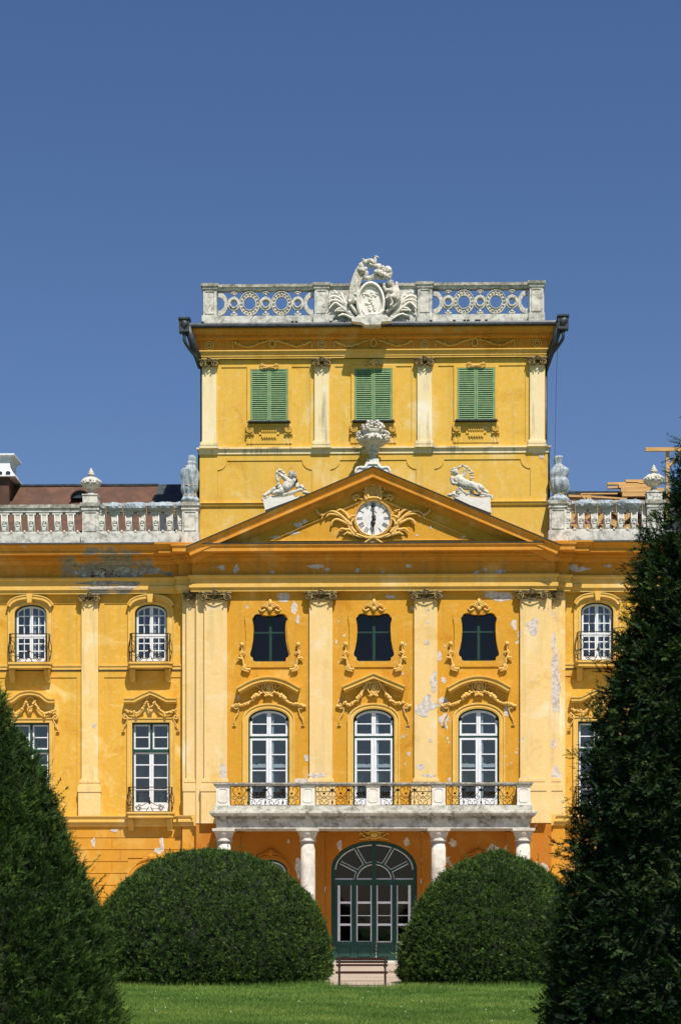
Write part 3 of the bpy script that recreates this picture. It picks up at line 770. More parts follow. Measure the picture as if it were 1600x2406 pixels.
# ironwork
def iron_scroll_panel(mb, x0, x1, z0, z1, y, unit):
    n = max(1, round((x1 - x0) / unit)); u = (x1 - x0) / n; r = .0125; h = z1 - z0
    mb.tube([(x0, y, z0), (x1, y, z0)], .016, 4); mb.tube([(x0, y, z1), (x1, y, z1)], .016, 4)
    for k in range(n + 1): 
        xx = x0 + k * u; mb.tube([(xx, y, z0), (xx, y, z1)], .013, 4)
        if 0 < k < n:
            mb.blob((xx, y, z1 - h * .2), (.07, .02, .06), 6, 4, 0, .5); mb.blob((xx, y, z0 + h * .15), (.04, .02, .07), 6, 4, 0, .5)
    for k in range(n):
        c = x0 + (k + .5) * u
        for s in (-1, 1):
            mb.tube(curve([(c + s * u * .12, y, z1 - h * .22), (c + s * u * .08, y, z1 - h * .08), (c + s * u * .3, y, z1 - h * .06), (c + s * u * .38, y, z1 - h * .25), (c + s * u * .18, y, z0 + h * .48), (c, y, z0 + h * .34)], 4), r, 4)
            mb.tube(curve([(c, y, z0 + h * .5), (c + s * u * .12, y, z0 + h * .36), (c + s * u * .3, y, z0 + h * .3), (c + s * u * .42, y, z0 + h * .42), (c + s * u * .3, y, z0 + h * .5), (c + s * u * .28, y, z0 + h * .4)], 4), r, 4)
            mb.tube(curve([(c, y, z0), (c + s * u * .24, y, z0 + h * .06), (c + s * u * .26, y, z0 + h * .2), (c + s * u * .12, y, z0 + h * .24), (c + s * u * .1, y, z0 + h * .14)], 4), r, 4)
        mb.blob((c, y, z0 + h * .62), (.05, .02, .045), 6, 4, 0, .5); mb.tube([(c, y, z0), (c, y, z0 + h * .16)], .014, 4)
def balconette(o, hw, z0, h, proj, y0, slab_top, brz):
    """bowed window balcony: slab + brackets (one part), railing its child"""
    b = MB()
    sw = hw + S(4)
    def tr(w, zlo, zhi, p): b.add([(-w, 0, zlo), (-w, -p * .75, zlo), (-w + .1, -p, zlo), (w - .1, -p, zlo), (w, -p * .75, zlo), (w, 0, zlo), (-w, 0, zhi), (-w, -p * .75, zhi), (-w + .1, -p, zhi), (w - .1, -p, zhi), (w, -p * .75, zhi), (w, 0, zhi)],
                                  [(0, 6, 7, 1), (1, 7, 8, 2), (2, 8, 9, 3), (3, 9, 10, 4), (4, 10, 11, 5), (6, 11, 10, 9, 8, 7), (0, 1, 2, 3, 4, 5)])
    tr(sw + .04, z0 - S(4.5), z0, proj + .06); tr(sw, z0 - S(9), z0 - S(4.5), proj); tr(sw + .01, z0 - S(13.5), z0 - S(9), proj + .02)
    for s in (-1, 1):
        c = s * (sw - S(9)); w_ = S(6)
        zz = z0 - S(13.5); hb = brz
        prof = [(0, zz), (-proj * .8, zz), (-proj * .85, zz - hb * .18), (-proj * .62, zz - hb * .5), (-proj * .36, zz - hb * .8), (-proj * .3, zz - hb), (0, zz - hb)]
        n = len(prof)
        b.add([(c - w_, y, z) for y, z in prof] + [(c + w_, y, z) for y, z in prof], [list(range(n)), list(range(2 * n - 1, n - 1, -1))] + [(i, n + i, n + (i + 1) % n, (i + 1) % n) for i in range(n)])
        for q in (-.6, 0, .6): b.tube([(c + q * w_, -proj * .8, zz - .02), (c + q * w_, -proj * .86, zz - hb * .18), (c + q * w_, -proj * .63, zz - hb * .5), (c + q * w_, -proj * .37, zz - hb * .8)], .016, 4)
    sl = b.build('balcony_slab', 'trim', o)
    r = MB(); rr = .014; z1 = z0 + h
    ring_ = [(-hw, 0), (-hw, -proj * .75), (-hw + .08, -proj + .02), (hw - .08, -proj + .02), (hw, -proj * .75), (hw, 0)]
    for zz in (z0 + .01, z1, z1 - h * .12): r.tube([(x, y, zz) for x, y in ring_], .02 if zz != z1 - h * .12 else .01, 4)
    for x, y in ring_[1:5]: r.tube([(x, y, z0), (x, y, z1)], .02, 4)
    yy = -proj + .02
    for s in (-1, 1):
        for x, y in ((s * hw, -proj * .3),): r.tube(curve([(x, y - .1, z1 - h * .15), (x + s * .08, y, z0 + h * .5), (x, y - .1, z0 + h * .1)], 4), rr, 4)
        a = s * (hw - .04)
        r.tube(curve([(a - s * .02, yy, z1 - h * .2), (a - s * .18, yy, z1 - h * .32), (a - s * .2, yy, z0 + h * .5), (a - s * .08, yy, z0 + h * .36), (a - s * .03, yy, z0 + h * .42)], 5), rr, 4)
        r.tube(curve([(a - s * .08, yy, z1 - h * .12), (a - s * .02, yy, z1 - h * .35), (a - s * .12, yy, z0 + h * .55), (a - s * .03, yy, z0 + h * .3)], 5), rr, 4)
        c = s * hw * .52
        r.tube(spiral(c, z0 + h * .14, yy, h * .14, 1.8, 0 if s > 0 else math.pi, s, 20, .2), rr, 4)
        r.tube(spiral(c, z0 + h * .14, yy, h * .09, 1.0, 0 if s > 0 else math.pi, s, 12, .4), rr, 4)
        r.tube(curve([(0, yy, z0 + h * .5), (s * .06, yy, z0 + h * .38), (s * .16, yy, z0 + h * .34), (s * .3, yy, z0 + h * .26), (c, yy, z0 + h * .3)], 4), rr, 4)
        r.tube([(s * .05, yy, z0 + h * .12), (c - s * h * .12, yy, z0 + h * .12)], rr, 4)
        r.tube(curve([(s * .04, yy, z0 + h * .2), (s * .1, yy, z0 + h * .1), (s * .16, yy, z0 + .01)], 4), rr, 4)
        for q in (.25, .75): r.tube([(s * hw * q, yy, z1 - h * .12), (s * hw * q, yy, z0 + h * .34)], .008, 4)
    r.blob((0, yy, z0 + h * .38), (.05, .02, .09), 6, 4, 0, .4); r.blob((0, yy, z0 + h * .55), (.025, .02, .05), 6, 4)
    r.build('railing', 'iron', sl)
# (C) arched wing windows
def window_C():
    W = MB(); ap = arch_path(hwC, zC0, zsC, riC)
    W.xz(ap, [(0, .1), (0, -.02), (S(5), -.04), (S(6), -.02), (S(12), -.02), (S(14), -.05), (S(16), -.05), (S(16), .03)])
    o = W.build('window', 'trim', P, (WXC[0], YW, 0))
    F = MB(); F.xz(ap, [(0, .25), (0, .15), (-S(3), .15), (-S(3), .25)]); F.build('frame', 'green', o)
    h2 = hwC - S(3); tf = arched_top(h2, zsC, riC - S(3)); s_ = MB()
    bars(s_, h2, Z(1491.5, YW), zsC + riC, .24, 2, [Z(1443.5, YW), Z(1465, YW)], S(4.5), S(2.4), topf=tf, mid=S(4))
    s_.xz(ell(h2, zsC, riC - S(3), 18), [(0, .24), (0, .2), (-S(4.5), .2), (-S(4.5), .24)])
    s_.build('upper_sash', 'white', o); s_ = MB()
    bars(s_, h2, zC0, Z(1492, YW), .24, 2, [Z(1508.5, YW), Z(1526, YW)], S(4.5), S(2.4), mid=S(4))
    for s in (-1, 1):
        a, b = sorted((s * S(4), s * (h2 - S(4.5)))); s_.box(a, b, .21, .24, zC0 + S(4.5), Z(1543, YW))
    s_.build('lower_sash', 'white', o)
    glasspane(h2, zC0, zsC, riC - S(3), .235, o)
    c = MB(); c.box(S(5), S(10), .3, .31, zC0, zsC); c.box(S(20), S(22), .3, .31, zC0, zsC + .1); c.build('curtain', 'white', o)
    e = [(-S(56), Z(1419, YW)), (-S(48), Z(1408, YW)), (-S(30), Z(1399, YW)), (0, Z(1395.5, YW)), (S(30), Z(1399, YW)), (S(48), Z(1408, YW)), (S(56), Z(1419, YW))]
    hd = hood([(v.x, v.z) for v in curve([(a, 0, b) for a, b in e], 4)], .19, S(10), 'trim', o)
    k = MB(); k.prism([(-S(7), Z(1396, YW)), (S(7), Z(1396, YW)), (S(5), Z(1415.5, YW)), (-S(5), Z(1415.5, YW))], -.32, 0); k.build('keystone', 'trim', o)
    balconette(o, S(47), zC0, S(67, YW), .44, YW, zC0, S(32))
    return o
wc = window_C()
for x in WXC[1:]: copy_tree(wc, P, (x, YW, 0))
# (D) lower wing windows
def window_D(kind, x):
    W = MB(); pth = [(-hwW, zD0), (-hwW, zD1), (hwW, zD1), (hwW, zD0)]
    W.xz(pth, [(0, .1), (0, -.02), (S(3), -.03), (S(4), -.02), (S(8), -.02), (S(9), -.06), (S(11.5), -.06), (S(11.5), .03)])
    o = W.build('window', 'trim', P, (x, YW, 0))
    F = MB(); F.xz(pth, [(0, .25), (0, .12), (-S(3.2), .12), (-S(3.2), .25)]); F.box(-hwW + S(3.2), hwW - S(3.2), .14, .25, Z(1766, YW), Z(1759.5, YW))
    F.box(-S(2.2), S(2.2), .14, .25, Z(1759.5, YW), zD1 - S(3.2)); F.build('frame', 'green', o)
    h2 = hwW - S(3.2); s_ = MB()
    for s in (-1, 1):
        a, b = sorted((s * S(3), s * h2)); c = (a + b) / 2; hh = (b - a) / 2
        for q in ((a, a + S(3.6)), (b - S(3.6), b)): s_.box(q[0], q[1], .2, .24, Z(1759, YW), zD1 - S(4))
        for q in ((Z(1759, YW), Z(1755.5, YW)), (zD1 - S(7.5), zD1 - S(4))): s_.box(a + S(3.6), b - S(3.6), .2, .24, *q)
        s_.box(a + S(3.6), b - S(3.6), .205, .238, Z(1732, YW), Z(1729.6, YW))
    s_.build('upper_sash', 'white', o); s_ = MB()
    bars(s_, h2, zD0, Z(1766.5, YW), .24, 1, [Z(1796, YW), Z(1826.5, YW), Z(1855, YW)], S(4), S(2.6), mid=S(5))
    for s in (-1, 1):
        a, b = sorted((s * S(5), s * (h2 - S(4)))); s_.box(a, b, .21, .24, zD0 + S(4), Z(1885, YW))
    s_.build('lower_sash', 'white', o)
    glasspane(h2, zD0, zD1, 0, .235, o)
    if kind == 'tri':
        e = [(-S(62), Z(1640, YW)), (-S(40), Z(1640, YW)), (-S(20), Z(1630, YW)), (0, Z(1622, YW)), (S(20), Z(1630, YW)), (S(40), Z(1640, YW)), (S(62), Z(1640, YW))]
    else:
        e = [(v.x, v.z) for v in curve([(a, 0, Z(b, YW)) for a, b in ((-S(58), 1641), (-S(44), 1640), (-S(26), 1627), (0, 1622), (S(26), 1627), (S(44), 1640), (S(58), 1641))], 4)]
    hood(e, .29, S(10), 'trim', o)
    g = MB(); rng = random.Random(4)
    for s in (-1, 1):
        garland(g, [(s * S(10), -.1, Z(1646, YW)), (s * S(16), -.1, Z(1660, YW)), (s * S(30), -.1, Z(1674, YW)), (s * S(48), -.1, Z(1672, YW)), (s * S(62), -.06, Z(1668, YW))], S(4.5), rng)
        scroll_bracket(g, s * S(60), Z(1684, YW), -s, S(32))
        g.blob((s * S(34), -.1, Z(1681, YW)), (S(4), .05, S(6)), 6, 4, 0, .4, rng)
    garland(g, [(-S(9), -.13, Z(1648, YW)), (-S(4), -.14, Z(1660, YW)), (S(4), -.14, Z(1660, YW)), (S(9), -.13, Z(1648, YW))], S(3.5), rng)
    g.xz(ell(S(10), Z(1646, YW), S(9), 12, 0, 190, -10), [(S(1.6), 0), (S(1.6), -.12), (-S(1.6), -.12), (-S(1.6), 0)]); g.blob((0, -.1, Z(1670, YW)), (S(5), .06, S(6)), 7, 5, 0, .4, rng)
    g.build('festoon', 'gold', o)
    balconette(o, S(51), zD0, S(58, YW), .44, YW, zD0, S(31))
    return o
window_D('seg', WXC[0]); wd = window_D('tri', WXC[1]); copy_tree(wd, P, (WXC[2], YW, 0))
# (E) ground floor windows: arch tops just clear of the clipped yews
def window_E(x, y, hw, zs, ri, z0, mat):
    W = MB(); ap = arch_path(hw, z0, zs, ri)
    W.xz(ap, [(0, .1), (0, -.02), (S(4), -.05), (S(7), -.03), (S(9), -.06), (S(11), .0)])
    rng = random.Random(2)
    for s in (-1, 1):
        for k in range(3): W.tube(curve([(0, -.06, zs + ri + S(14)), (s * S(8 + 7 * k), -.09, zs + ri + S(20 - 5 * k)), (s * S(14 + 10 * k), -.06, zs + ri + S(12 - 6 * k))], 4), S(2.2), 5, 0, S(1))
    W.blob((0, -.07, zs + ri + S(17)), (S(8), .08, S(8)), 8, 6, 0, .35, rng)
    o = W.build('ground_window', mat, P, (x, y, 0))
    F = MB(); F.xz(ap, [(0, .25), (0, .12), (-S(5), .12), (-S(5), .25)]); F.box(-S(2.5), S(2.5), .14, .25, z0, zs + ri - S(5)); F.build('frame', 'green', o)
    s_ = MB(); s_.xz(ell(hw - S(5), zs, ri - S(5), 18), [(0, .24), (0, .2), (-S(3), .2), (-S(3), .24)])
    for r in range(4): s_.box(-hw + S(5), hw - S(5), .205, .238, zs - S(4) - r * S(34), zs - r * S(34))
    s_.build('sash', 'white', o); glasspane(hw - S(5), z0, zs, ri - S(5), .235, o)
for x in gw: window_E(x, 0, hwG, zsG, riG, 1.2, 'porch')
for x in WXC: window_E(x, YW, hwE, zsE, riE, 1.3, 'base')

# --- garden door
D = MB(); ap = arch_path(hwD, 0, zsD, riD, 26)
D.xz(ap, [(0, .3), (0, .12), (-S(9), .12), (-S(9), .3)])
D.box(-hwD + S(9), hwD - S(9), .13, .3, Z(2080), Z(2068.5)); D.box(-S(4.5), S(4.5), .11, .3, Z(2068.5), zsD + riD - S(9))
ra = S(46); r_ = S(40)
D.xz(ell(ra, Z(2068.5), S(42), 20), [(0, .28), (0, .14), (-S(4.5), .14), (-S(4.5), .28)])
def rad(a, A, B): return (A[0] * math.cos(R(a)), Z(2068.5) + A[1] * math.sin(R(a)))
for a in (30, 62, 118, 150):
    p0 = (ra * math.cos(R(a)), Z(2068.5) + S(42) * math.sin(R(a))); p1 = ((hwD - S(7)) * math.cos(R(a)), Z(2068.5) + (zsD + riD - S(7) - Z(2068.5)) * math.sin(R(a)))
    d_ = Vector((p1[0] - p0[0], p1[1] - p0[1])).normalized(); n_ = Vector((-d_.y, d_.x)) * S(2.2)
    D.prism([(p0[0] - n_.x, p0[1] - n_.y), (p1[0] - n_.x, p1[1] - n_.y), (p1[0] + n_.x, p1[1] + n_.y), (p0[0] + n_.x, p0[1] + n_.y)], .15, .27)
door = D.build('garden_door', 'green', P, (dx0, 0, 0))
tr = MB()       # pale glazing beads of the fanlight
tr.xz(ell(hwD - S(9), zsD, riD - S(9), 30), [(0, .26), (0, .2), (-S(2.6), .2), (-S(2.6), .26)])
tr.xz(ell(ra, Z(2068.5), S(42), 20), [(S(1.8), .26), (S(1.8), .19), (0.002, .19), (0.002, .26)])
tr.xz(ell(ra - S(4.5), Z(2068.5), S(37.5), 20), [(-.002, .26), (-.002, .19), (-S(2.4), .19), (-S(2.4), .26)])
for a, b in ((-92, -50), (-43, -5), (5, 43), (50, 92)): tr.box(S(a), S(b), .2, .26, Z(2068), Z(2064.5))
for a in (30, 62, 118, 150):
    p0 = (ra * math.cos(R(a)), Z(2068.5) + S(42) * math.sin(R(a))); p1 = ((hwD - S(10)) * math.cos(R(a)), Z(2068.5) + (zsD + riD - S(10) - Z(2068.5)) * math.sin(R(a)))
    d_ = Vector((p1[0] - p0[0], p1[1] - p0[1])).normalized()
    for q in (-3.3, 3.3):
        n_ = Vector((-d_.y, d_.x)); o_ = n_ * S(q); n_ *= S(1)
        tr.prism([(p0[0] + o_.x - n_.x, p0[1] + o_.y - n_.y), (p1[0] + o_.x - n_.x, p1[1] + o_.y - n_.y), (p1[0] + o_.x + n_.x, p1[1] + o_.y + n_.y), (p0[0] + o_.x + n_.x, p0[1] + o_.y + n_.y)], .2, .26)
tr.build('fanlight_beading', 'white', door)
cols_ = [(-92, -47.5), (-47.5, 0), (0, 47.5), (47.5, 92)]
for i, (a, b) in enumerate(cols_):
    L = MB(); a_, b_ = S(a) + .006, S(b) - .006
    gl0, gl1 = a_ + S(5.5), b_ - S(5.5)
    L.box(a_, gl0, .15, .25, 0.02, Z(2080)); L.box(gl1, b_, .15, .25, 0.02, Z(2080))
    L.box(gl0, gl1, .15, .25, Z(2214), Z(2219)); L.box(gl0, gl1, .19, .25, .02, Z(2219)); L.box(gl0, gl1, .15, .25, .02, .12)
    L.box(gl0 + .07, gl1 - .07, .165, .19, .2, Z(2226))
    if i >= 2:      # worn paint
        for q in range(5): L.box(gl0 - .03 + .004 * q, gl0 - .01 + .004 * q, .146, .16, .15 + q * .15, .25 + q * .15, 1)
        L.box(gl0, gl1, .146, .16, Z(2215.5), Z(2213.5), 1)
    leaf = L.build('door_leaf', ['green', 'bare'], door)
    w_ = MB(); t = S(2.2)
    side = S(6) if i in (0, 3) else S(2.4)
    l_, r_2 = (side, t) if i == 0 else ((t, side) if i == 3 else (S(2.6), S(2.6)))
    w_.box(gl0, gl0 + l_, .18, .23, Z(2213), Z(2081)); w_.box(gl1 - r_2, gl1, .18, .23, Z(2213), Z(2081))
    for zz in (2122, 2174): w_.box(gl0 + l_, gl1 - r_2, .18, .23, Z(zz + 2.6), Z(zz - 2.6))
    w_.box(gl0, gl1, .18, .23, Z(2214), Z(2212.6)); w_.box(gl0 + l_, gl1 - r_2, .2, .23, Z(2153.4), Z(2151.8))
    w_.build('sash', 'white', leaf)
    g = MB(); g.box(gl0, gl1, .225, .232, Z(2214), Z(2080)); g.build('pane', 'gdark', leaf)
g = MB(); g.prism([(-hwD + S(5), Z(2075))] + ell(hwD - S(5), zsD, riD - S(5), 20) + [(hwD - S(5), Z(2075))], .225, .232); g.build('fanlight_pane', 'gdark', door)
r = MB(); rng = random.Random(8)
r.xz(ell(S(14), Z(1963), S(9), 16, 0, 200, -200)[:-1], [(S(1.5), 0), (S(1.5), -.07), (-S(1.5), -.07), (-S(1.5), 0)])
r.blob((0, -.03, Z(1963)), (S(11), .05, S(7)), 10, 6)
for s in (-1, 1):
    r.tube(curve([(s * S(12), -.05, Z(1970)), (s * S(22), -.06, Z(1966)), (s * S(30), -.05, Z(1958)), (s * S(34), -.04, Z(1963))], 4), S(1.7), 5)
    r.tube(curve([(s * S(14), -.05, Z(1972)), (s * S(26), -.06, Z(1972)), (s * S(34), -.05, Z(1974))], 4), S(1.5), 5)
    r.tube(curve([(s * S(10), -.05, Z(1956)), (s * S(20), -.06, Z(1958)), (s * S(24), -.05, Z(1951))], 4), S(1.5), 5)
r.build('ornament', 'trim', door)
mb = MB(); mb.box(-7.5, 7.5, -3.3, 0, -.02, .03); mb.build('porch_step', 'colstone', P)

# --- balcony on four columns
YB = -2.6
mb = MB()
bx0, bx1 = X(508, YB), X(1248, YB); bx1 = -bx0 if abs(bx1 + bx0) < .25 else bx1
mb.box(bx0, bx1, YB, 0.0, Z(1947, YB), Z(1917.5, -2.9))
mb.box(bx0 + .03, bx1 - .03, YB - .012, YB, Z(1947.5, YB), Z(1945, YB)); mb.box(bx0 - .01, bx1 + .01, YB - .03, YB, Z(1924, YB), Z(1928, YB))
sx0, sx1 = X(491, YB - .3), X(1263, YB - .3)
mb.sweep([(0, Z(1917.5, -2.9)), (.02, Z(1917.5, -2.9)), (.04, Z(1914, -2.9)), (.10, Z(1911, -2.9)), (.10, Z(1906.5, -2.9)), (0, Z(1905.5, -2.9))], [(sx0 + .1, 0), (sx0 + .1, YB - .22), (sx1 - .1, YB - .22), (sx1 - .1, 0)])
mb.box(sx0 + .1, sx1 - .1, YB - .22, 0, Z(1917.5, -2.9), Z(1905.5, -2.9), 1)
for p in (525, 610, 725, 863, 892, 1030, 1145, 1230): mb.box(X(p - 7.5, YB), X(p + 7.5, YB), YB - .19, YB - .03, Z(1924.5, YB), Z(1918.5, YB)); mb.box(X(p - 6, YB), X(p + 6, YB), YB - .14, YB - .03, Z(1927, YB), Z(1924.5, YB))
YR = YB + .0
zb_t = Z(1906, -2.9)
PED = [(507.5, 540.7), (706, 740.7), (860, 893.4), (1014.4, 1047), (1213.8, 1246.6)]
mb.box(X(503, YR), X(1250, YR), YR - .14, YR + .35, zb_t - .01, Z(1893.5, YR))           # plinth
mb.box(X(503.5, YR), X(1250, YR), YR - .13, YR + .33, Z(1847, YR), Z(1843.5, YR)); mb.box(X(501, YR), X(1252.5, YR), YR - .17, YR + .37, Z(1843.5, YR), Z(1840, YR), 1)
for s_x in (X(503, YR) + .18, X(1250, YR) - .5):       # side returns
    mb.box(s_x, s_x + .3, YR + .35, -.2, zb_t - .01, Z(1893.5, YR)); mb.box(s_x, s_x + .3, YR + .37, -.2, Z(1847, YR), Z(1840, YR))
bal = mb.build('balcony', ['stone2', 'lichen'], P)
for a, b in PED:
    q = MB(); x0, x1 = X(a, YR), X(b, YR); z0, z1 = Z(1893.5, YR), Z(1847, YR); cx = (x0 + x1) / 2; hw = (x1 - x0) / 2
    q.box(x0 + .02, x1 - .02, YR - .08, YR + .28, z0, z1)
    h2, c2 = hw * .68, .08
    oc = [(cx - h2, z0 + .12 + c2), (cx - h2 + c2, z0 + .12), (cx + h2 - c2, z0 + .12), (cx + h2, z0 + .12 + c2), (cx + h2, z1 - .1 - c2), (cx + h2 - c2, z1 - .1), (cx - h2 + c2, z1 - .1), (cx - h2, z1 - .1 - c2)]
    q.xz(oc, [(0, YR - .075), (0, YR - .1), (.025, YR - .1), (.025, YR - .075)], closed=True)
    q.box(x0, x1, YR - .10, YR + .3, z0, z0 + .08); q.box(x0, x1, YR - .10, YR + .3, z1 - .07, z1)
    q.build('pedestal', 'clean', bal)
for (a, b), (c, d) in zip(PED, PED[1:]):
    q = MB(); iron_scroll_panel(q, X(b, YR) + .02, X(c, YR) - .02, Z(1892.5, YR), Z(1848, YR), YR + .05, S(39.5, YR)); q.build('railing', 'iron', bal)
for px in (527, 723.5, 1030.5, 1229):
    q = MB(); yc = YB + .34; x = X(px, yc); rt = S(17, yc)
    zt = Z(1947.5, yc)
    zt = Z(1947, YB)
    q.box(x - S(25.5), x + S(25.5), yc - .45, yc + .45, zt - S(6), zt - .0)
    q.lathe(x, yc, [(S(19), zt - S(30)), (S(18.5), zt - S(29)), (S(20), zt - S(28)), (S(18.3), zt - S(26.5)), (S(18), zt - S(18)), (S(21), zt - S(16)), (S(20.5), zt - S(13)), (S(24), zt - S(7)), (S(24), zt - S(6))], 28)
    q.lathe(x, yc, [(rt * 1.24, .1), (rt * 1.24, .22), (rt * 1.12, .26), (rt * 1.18, .32), (rt * 1.03, .4), (rt * 1.03, 2.0), (rt * 1.01, Z(2045)), (rt * 1.0, Z(2045) + .01), (rt * .96, zt - S(30))], 32)
    q.box(x - S(22), x + S(22), yc - .4, yc + .4, .0, .1)
    q.build('column', 'colstone', bal)
for px in (553, 750, 1003, 1203):   # flat responds on the wall behind the columns
    q = MB(); x = X(px); q.box(x - .22, x + .22, -.05, .001, .05, Z(1950)); q.box(x - .3, x + .3, -.1, .001, Z(1962), Z(1957)); q.build('respond', 'porch', P)

# --- tower
zT0 = Z(1283, YT); xt = X(1286, YT); xt = (X(1286, YT) - X(468, YT)) / 2
xu = (X(1279, YT) - X(474, YT)) / 2
zs_ = Z(1054, YT)                   # string course
twin = [X(632.8, YT), 0, X(1118.6, YT)]; hwT = S(44, YT); zt0, zt1 = Z(989.5, YT), Z(865.5, YT)
mb = MB()
mb.wall(-xt, xt, zT0 - 1.5, Z(1186, YT), YT, YT + .5)
mb.wall(-xt, xt, Z(1186, YT), zs_, YT + .03, YT + .5)
# notched panels
def panel(x0, x1, z0, z1, nx, nz):
    p = [(x0, z0), (x1, z0), (x1, z1 - nz)]
    p += [(x1 - nx * math.sin(R(t)), z1 - nz * math.cos(R(t))) for t in range(15, 91, 15)]
    q = [(x0 + (x1 - x), z) for x, z in p[2:]][::-1]
    return p + q
pcs = [(X(511, YT), X(733, YT)), (X(776, YT), X(978, YT)), (X(1021, YT), X(1246, YT))]
zp0, zp1 = Z(1168, YT), Z(1080.5, YT)
bb = [(a, b, zp0, zp1) for a, b in pcs]
mb.wall(-xt, xt, Z(1186, YT), zs_, YT, YT + .03, bb)
for a, b in pcs:
    pp = panel(a, b, zp0, zp1, S(23), S(22)); star_fill(mb, pp, (a + b) / 2, zp0 + (zp1 - zp0) * .4, a, b, zp0, zp1, YT, YT + .03)
upo = [(x - hwT, x + hwT, zt0, zt1) for x in twin]
mb.wall(-xu, xu, zs_, Z(775, YT), YT + .03, YT + .5, upo)
tb = [(X(520, YT), X(728, YT)), (X(787, YT), X(967, YT)), (X(1029, YT), X(1234, YT))]
pan = []
for x, (a, b) in zip(twin, tb): pan += [(a, x - hwT - S(9), Z(1041, YT), Z(860, YT)), (x + hwT + S(9), b, Z(1041, YT), Z(860, YT)), (x - hwT, x + hwT, zt0, zt1)]
mb.wall(-xu, xu, zs_, Z(852, YT), YT, YT + .03, pan)
mb.box(-xu, xu, YT, YT + .03, Z(852, YT), Z(775, YT))
# side and back walls
for s in (-1, 1):
    a, b = sorted((s * (xu - .5), s * xu)); mb.box(a, b, YT + .5, 11, zs_, Z(775, YT)); a, b = sorted((s * (xt - .5), s * xt)); mb.box(a, b, YT + .5, 11, zT0 - 1.5, zs_)
mb.box(-xt, xt, 11, 11.5, zT0 - 1.5, Z(775, YT))
for a in [(475, 1060, 10, 12), (502, 838 + 200, 4, 4), (1274, 1075, 14, 12), (1262, 1068, 20, 6)]: chip(mb, *a, YT, 1, 6)
mb.build('tower_wall', ['tower', 'bare'], P)
mb = MB()
mb.sweep([(0, Z(1066, YT)), (.04, Z(1065.5, YT)), (.04, Z(1055, YT)), (.12, Z(1054, YT)), (.12, Z(1050.5, YT)), (0, Z(1049, YT))], [(-xt, 11), (-xt, YT), (xt, YT), (xt, 11)])
mb.build('string_course', 'tpil', P)
mb = MB()
mb.sweep([(0, Z(1190, YT)), (.06, Z(1188, YT)), (.1, Z(1182, YT)), (.12, Z(1181, YT)), (0, Z(1179, YT))], [(-xt, 11), (-xt, YT), (xt, YT), (xt, 11)])
mb.build('tower_plinth_band', 'tower', P)
mb = MB()   # sloping parapet behind the pediment cornice
zz = lambda x, off: za + off - (abs(x)) * sl_
mb.xz([(-xt, zz(xt, .16)), (0, zz(0, .16)), (xt, zz(xt, .16))], [(0, YT), (0, YT - .12), (-.3, YT - .28), (-.3, YT)])
mb.build('sloping_parapet', 'tower', P)
for px in (491.7, 756, 997.5, 1262):
    o, x, z = pilaster(px, 17, YT - .1, YT + .001, 854, 1051.5, 'tpil', 0, 0)
    with_cap(o, x, YT - .1, Z(842, YT - .1), S(23.5), S(21))
zA0 = Z(854, YT)
mb = MB()       # tower architrave, frieze
mb.box(-xu - .02, xu + .02, YT - .1, YT, Z(842, YT), Z(826, YT))
tp = [(-xu, 11), (-xu, YT), (xu, YT), (xu, 11)]
def prT(l): return [(-.2, Z(l[0][1], YT))] + [(p, Z(z, YT)) for p, z in l] + [(-.2, Z(l[-1][1], YT))]
mb.sweep(prT([(.17, 823), (.24, 823.5), (.24, 826), (.18, 827), (.18, 832), (.15, 833), (.15, 837), (.12, 838), (.12, 842)]), tp)
mb.build('tower_architrave', 'trim', P)
mb = MB()
mb.sweep(prT([(.10, 799), (.10, 823)]), tp)
mb.build('tower_frieze', 'corn', P)
fr = MB(); rng = random.Random(11); yF = YT - .14
for cxp in (640, 878, 1116):
    for s in (-1, 1):
        garland(fr, [(X(cxp, yF) + s * S(8), yF, Z(800, YT)), (X(cxp, yF) + s * S(28), yF, Z(806, YT)), (X(cxp, yF) + s * S(56), yF, Z(815, YT)), (X(cxp, yF) + s * S(82), yF, Z(808, YT)), (X(cxp, yF) + s * S(90), yF, Z(803, YT))], S(3.6), rng)
        garland(fr, [(X(cxp, yF) + s * S(92), yF, Z(803, YT)), (X(cxp, yF) + s * S(94), yF, Z(812, YT)), (X(cxp, yF) + s * S(93), yF, Z(819, YT))], S(2.5), rng)
        fr.tube(curve([(X(cxp, yF), yF, Z(799, YT)), (X(cxp, yF) + s * S(14), yF - .02, Z(794, YT)), (X(cxp, yF) + s * S(26), yF, Z(800, YT))], 4), S(1.8), 5)
    fr.xz([(X(cxp, yF) + a, b) for a, b in ell(S(7), Z(808, YT), S(9), 14, 0, 0, 360)[:-1]], [(S(1.5), yF + .04), (S(1.5), yF - .04), (-S(1.5), yF - .04), (-S(1.5), yF + .04)], closed=True)
for cxp in (492, 756, 998, 1262):
    for q in (10, 5): fr.xz([(X(cxp, yF) + a, b) for a, b in ell(S(q), Z(811, YT), S(q), 14, 0, 0, 360)[:-1]], [(S(1.2), yF + .04), (S(1.2), yF - .02), (-S(1.2), yF - .02), (-S(1.2), yF + .04)], closed=True)
fr.build('frieze_swags', 'trim', P)
mb = MB()
mb.sweep(prT([(.48, 775), (.48, 779), (.45, 784), (.44, 785), (.44, 788), (.34, 788), (.34, 790), (.28, 790.5), (.28, 796), (.20, 796.5), (.18, 799)]), tp)
k = -xu - .2
while k < xu + .2: mb.box(k, k + .06, YT - .33, YT - .27, Z(795.5, YT), Z(791, YT)); k += .15
mb.build('tower_cornice', 'corn', P)
mb = MB()
mb.sweep(prT([(.62, 766), (.65, 770), (.65, 774), (.61, 775)]), tp)
rngm = random.Random(6)
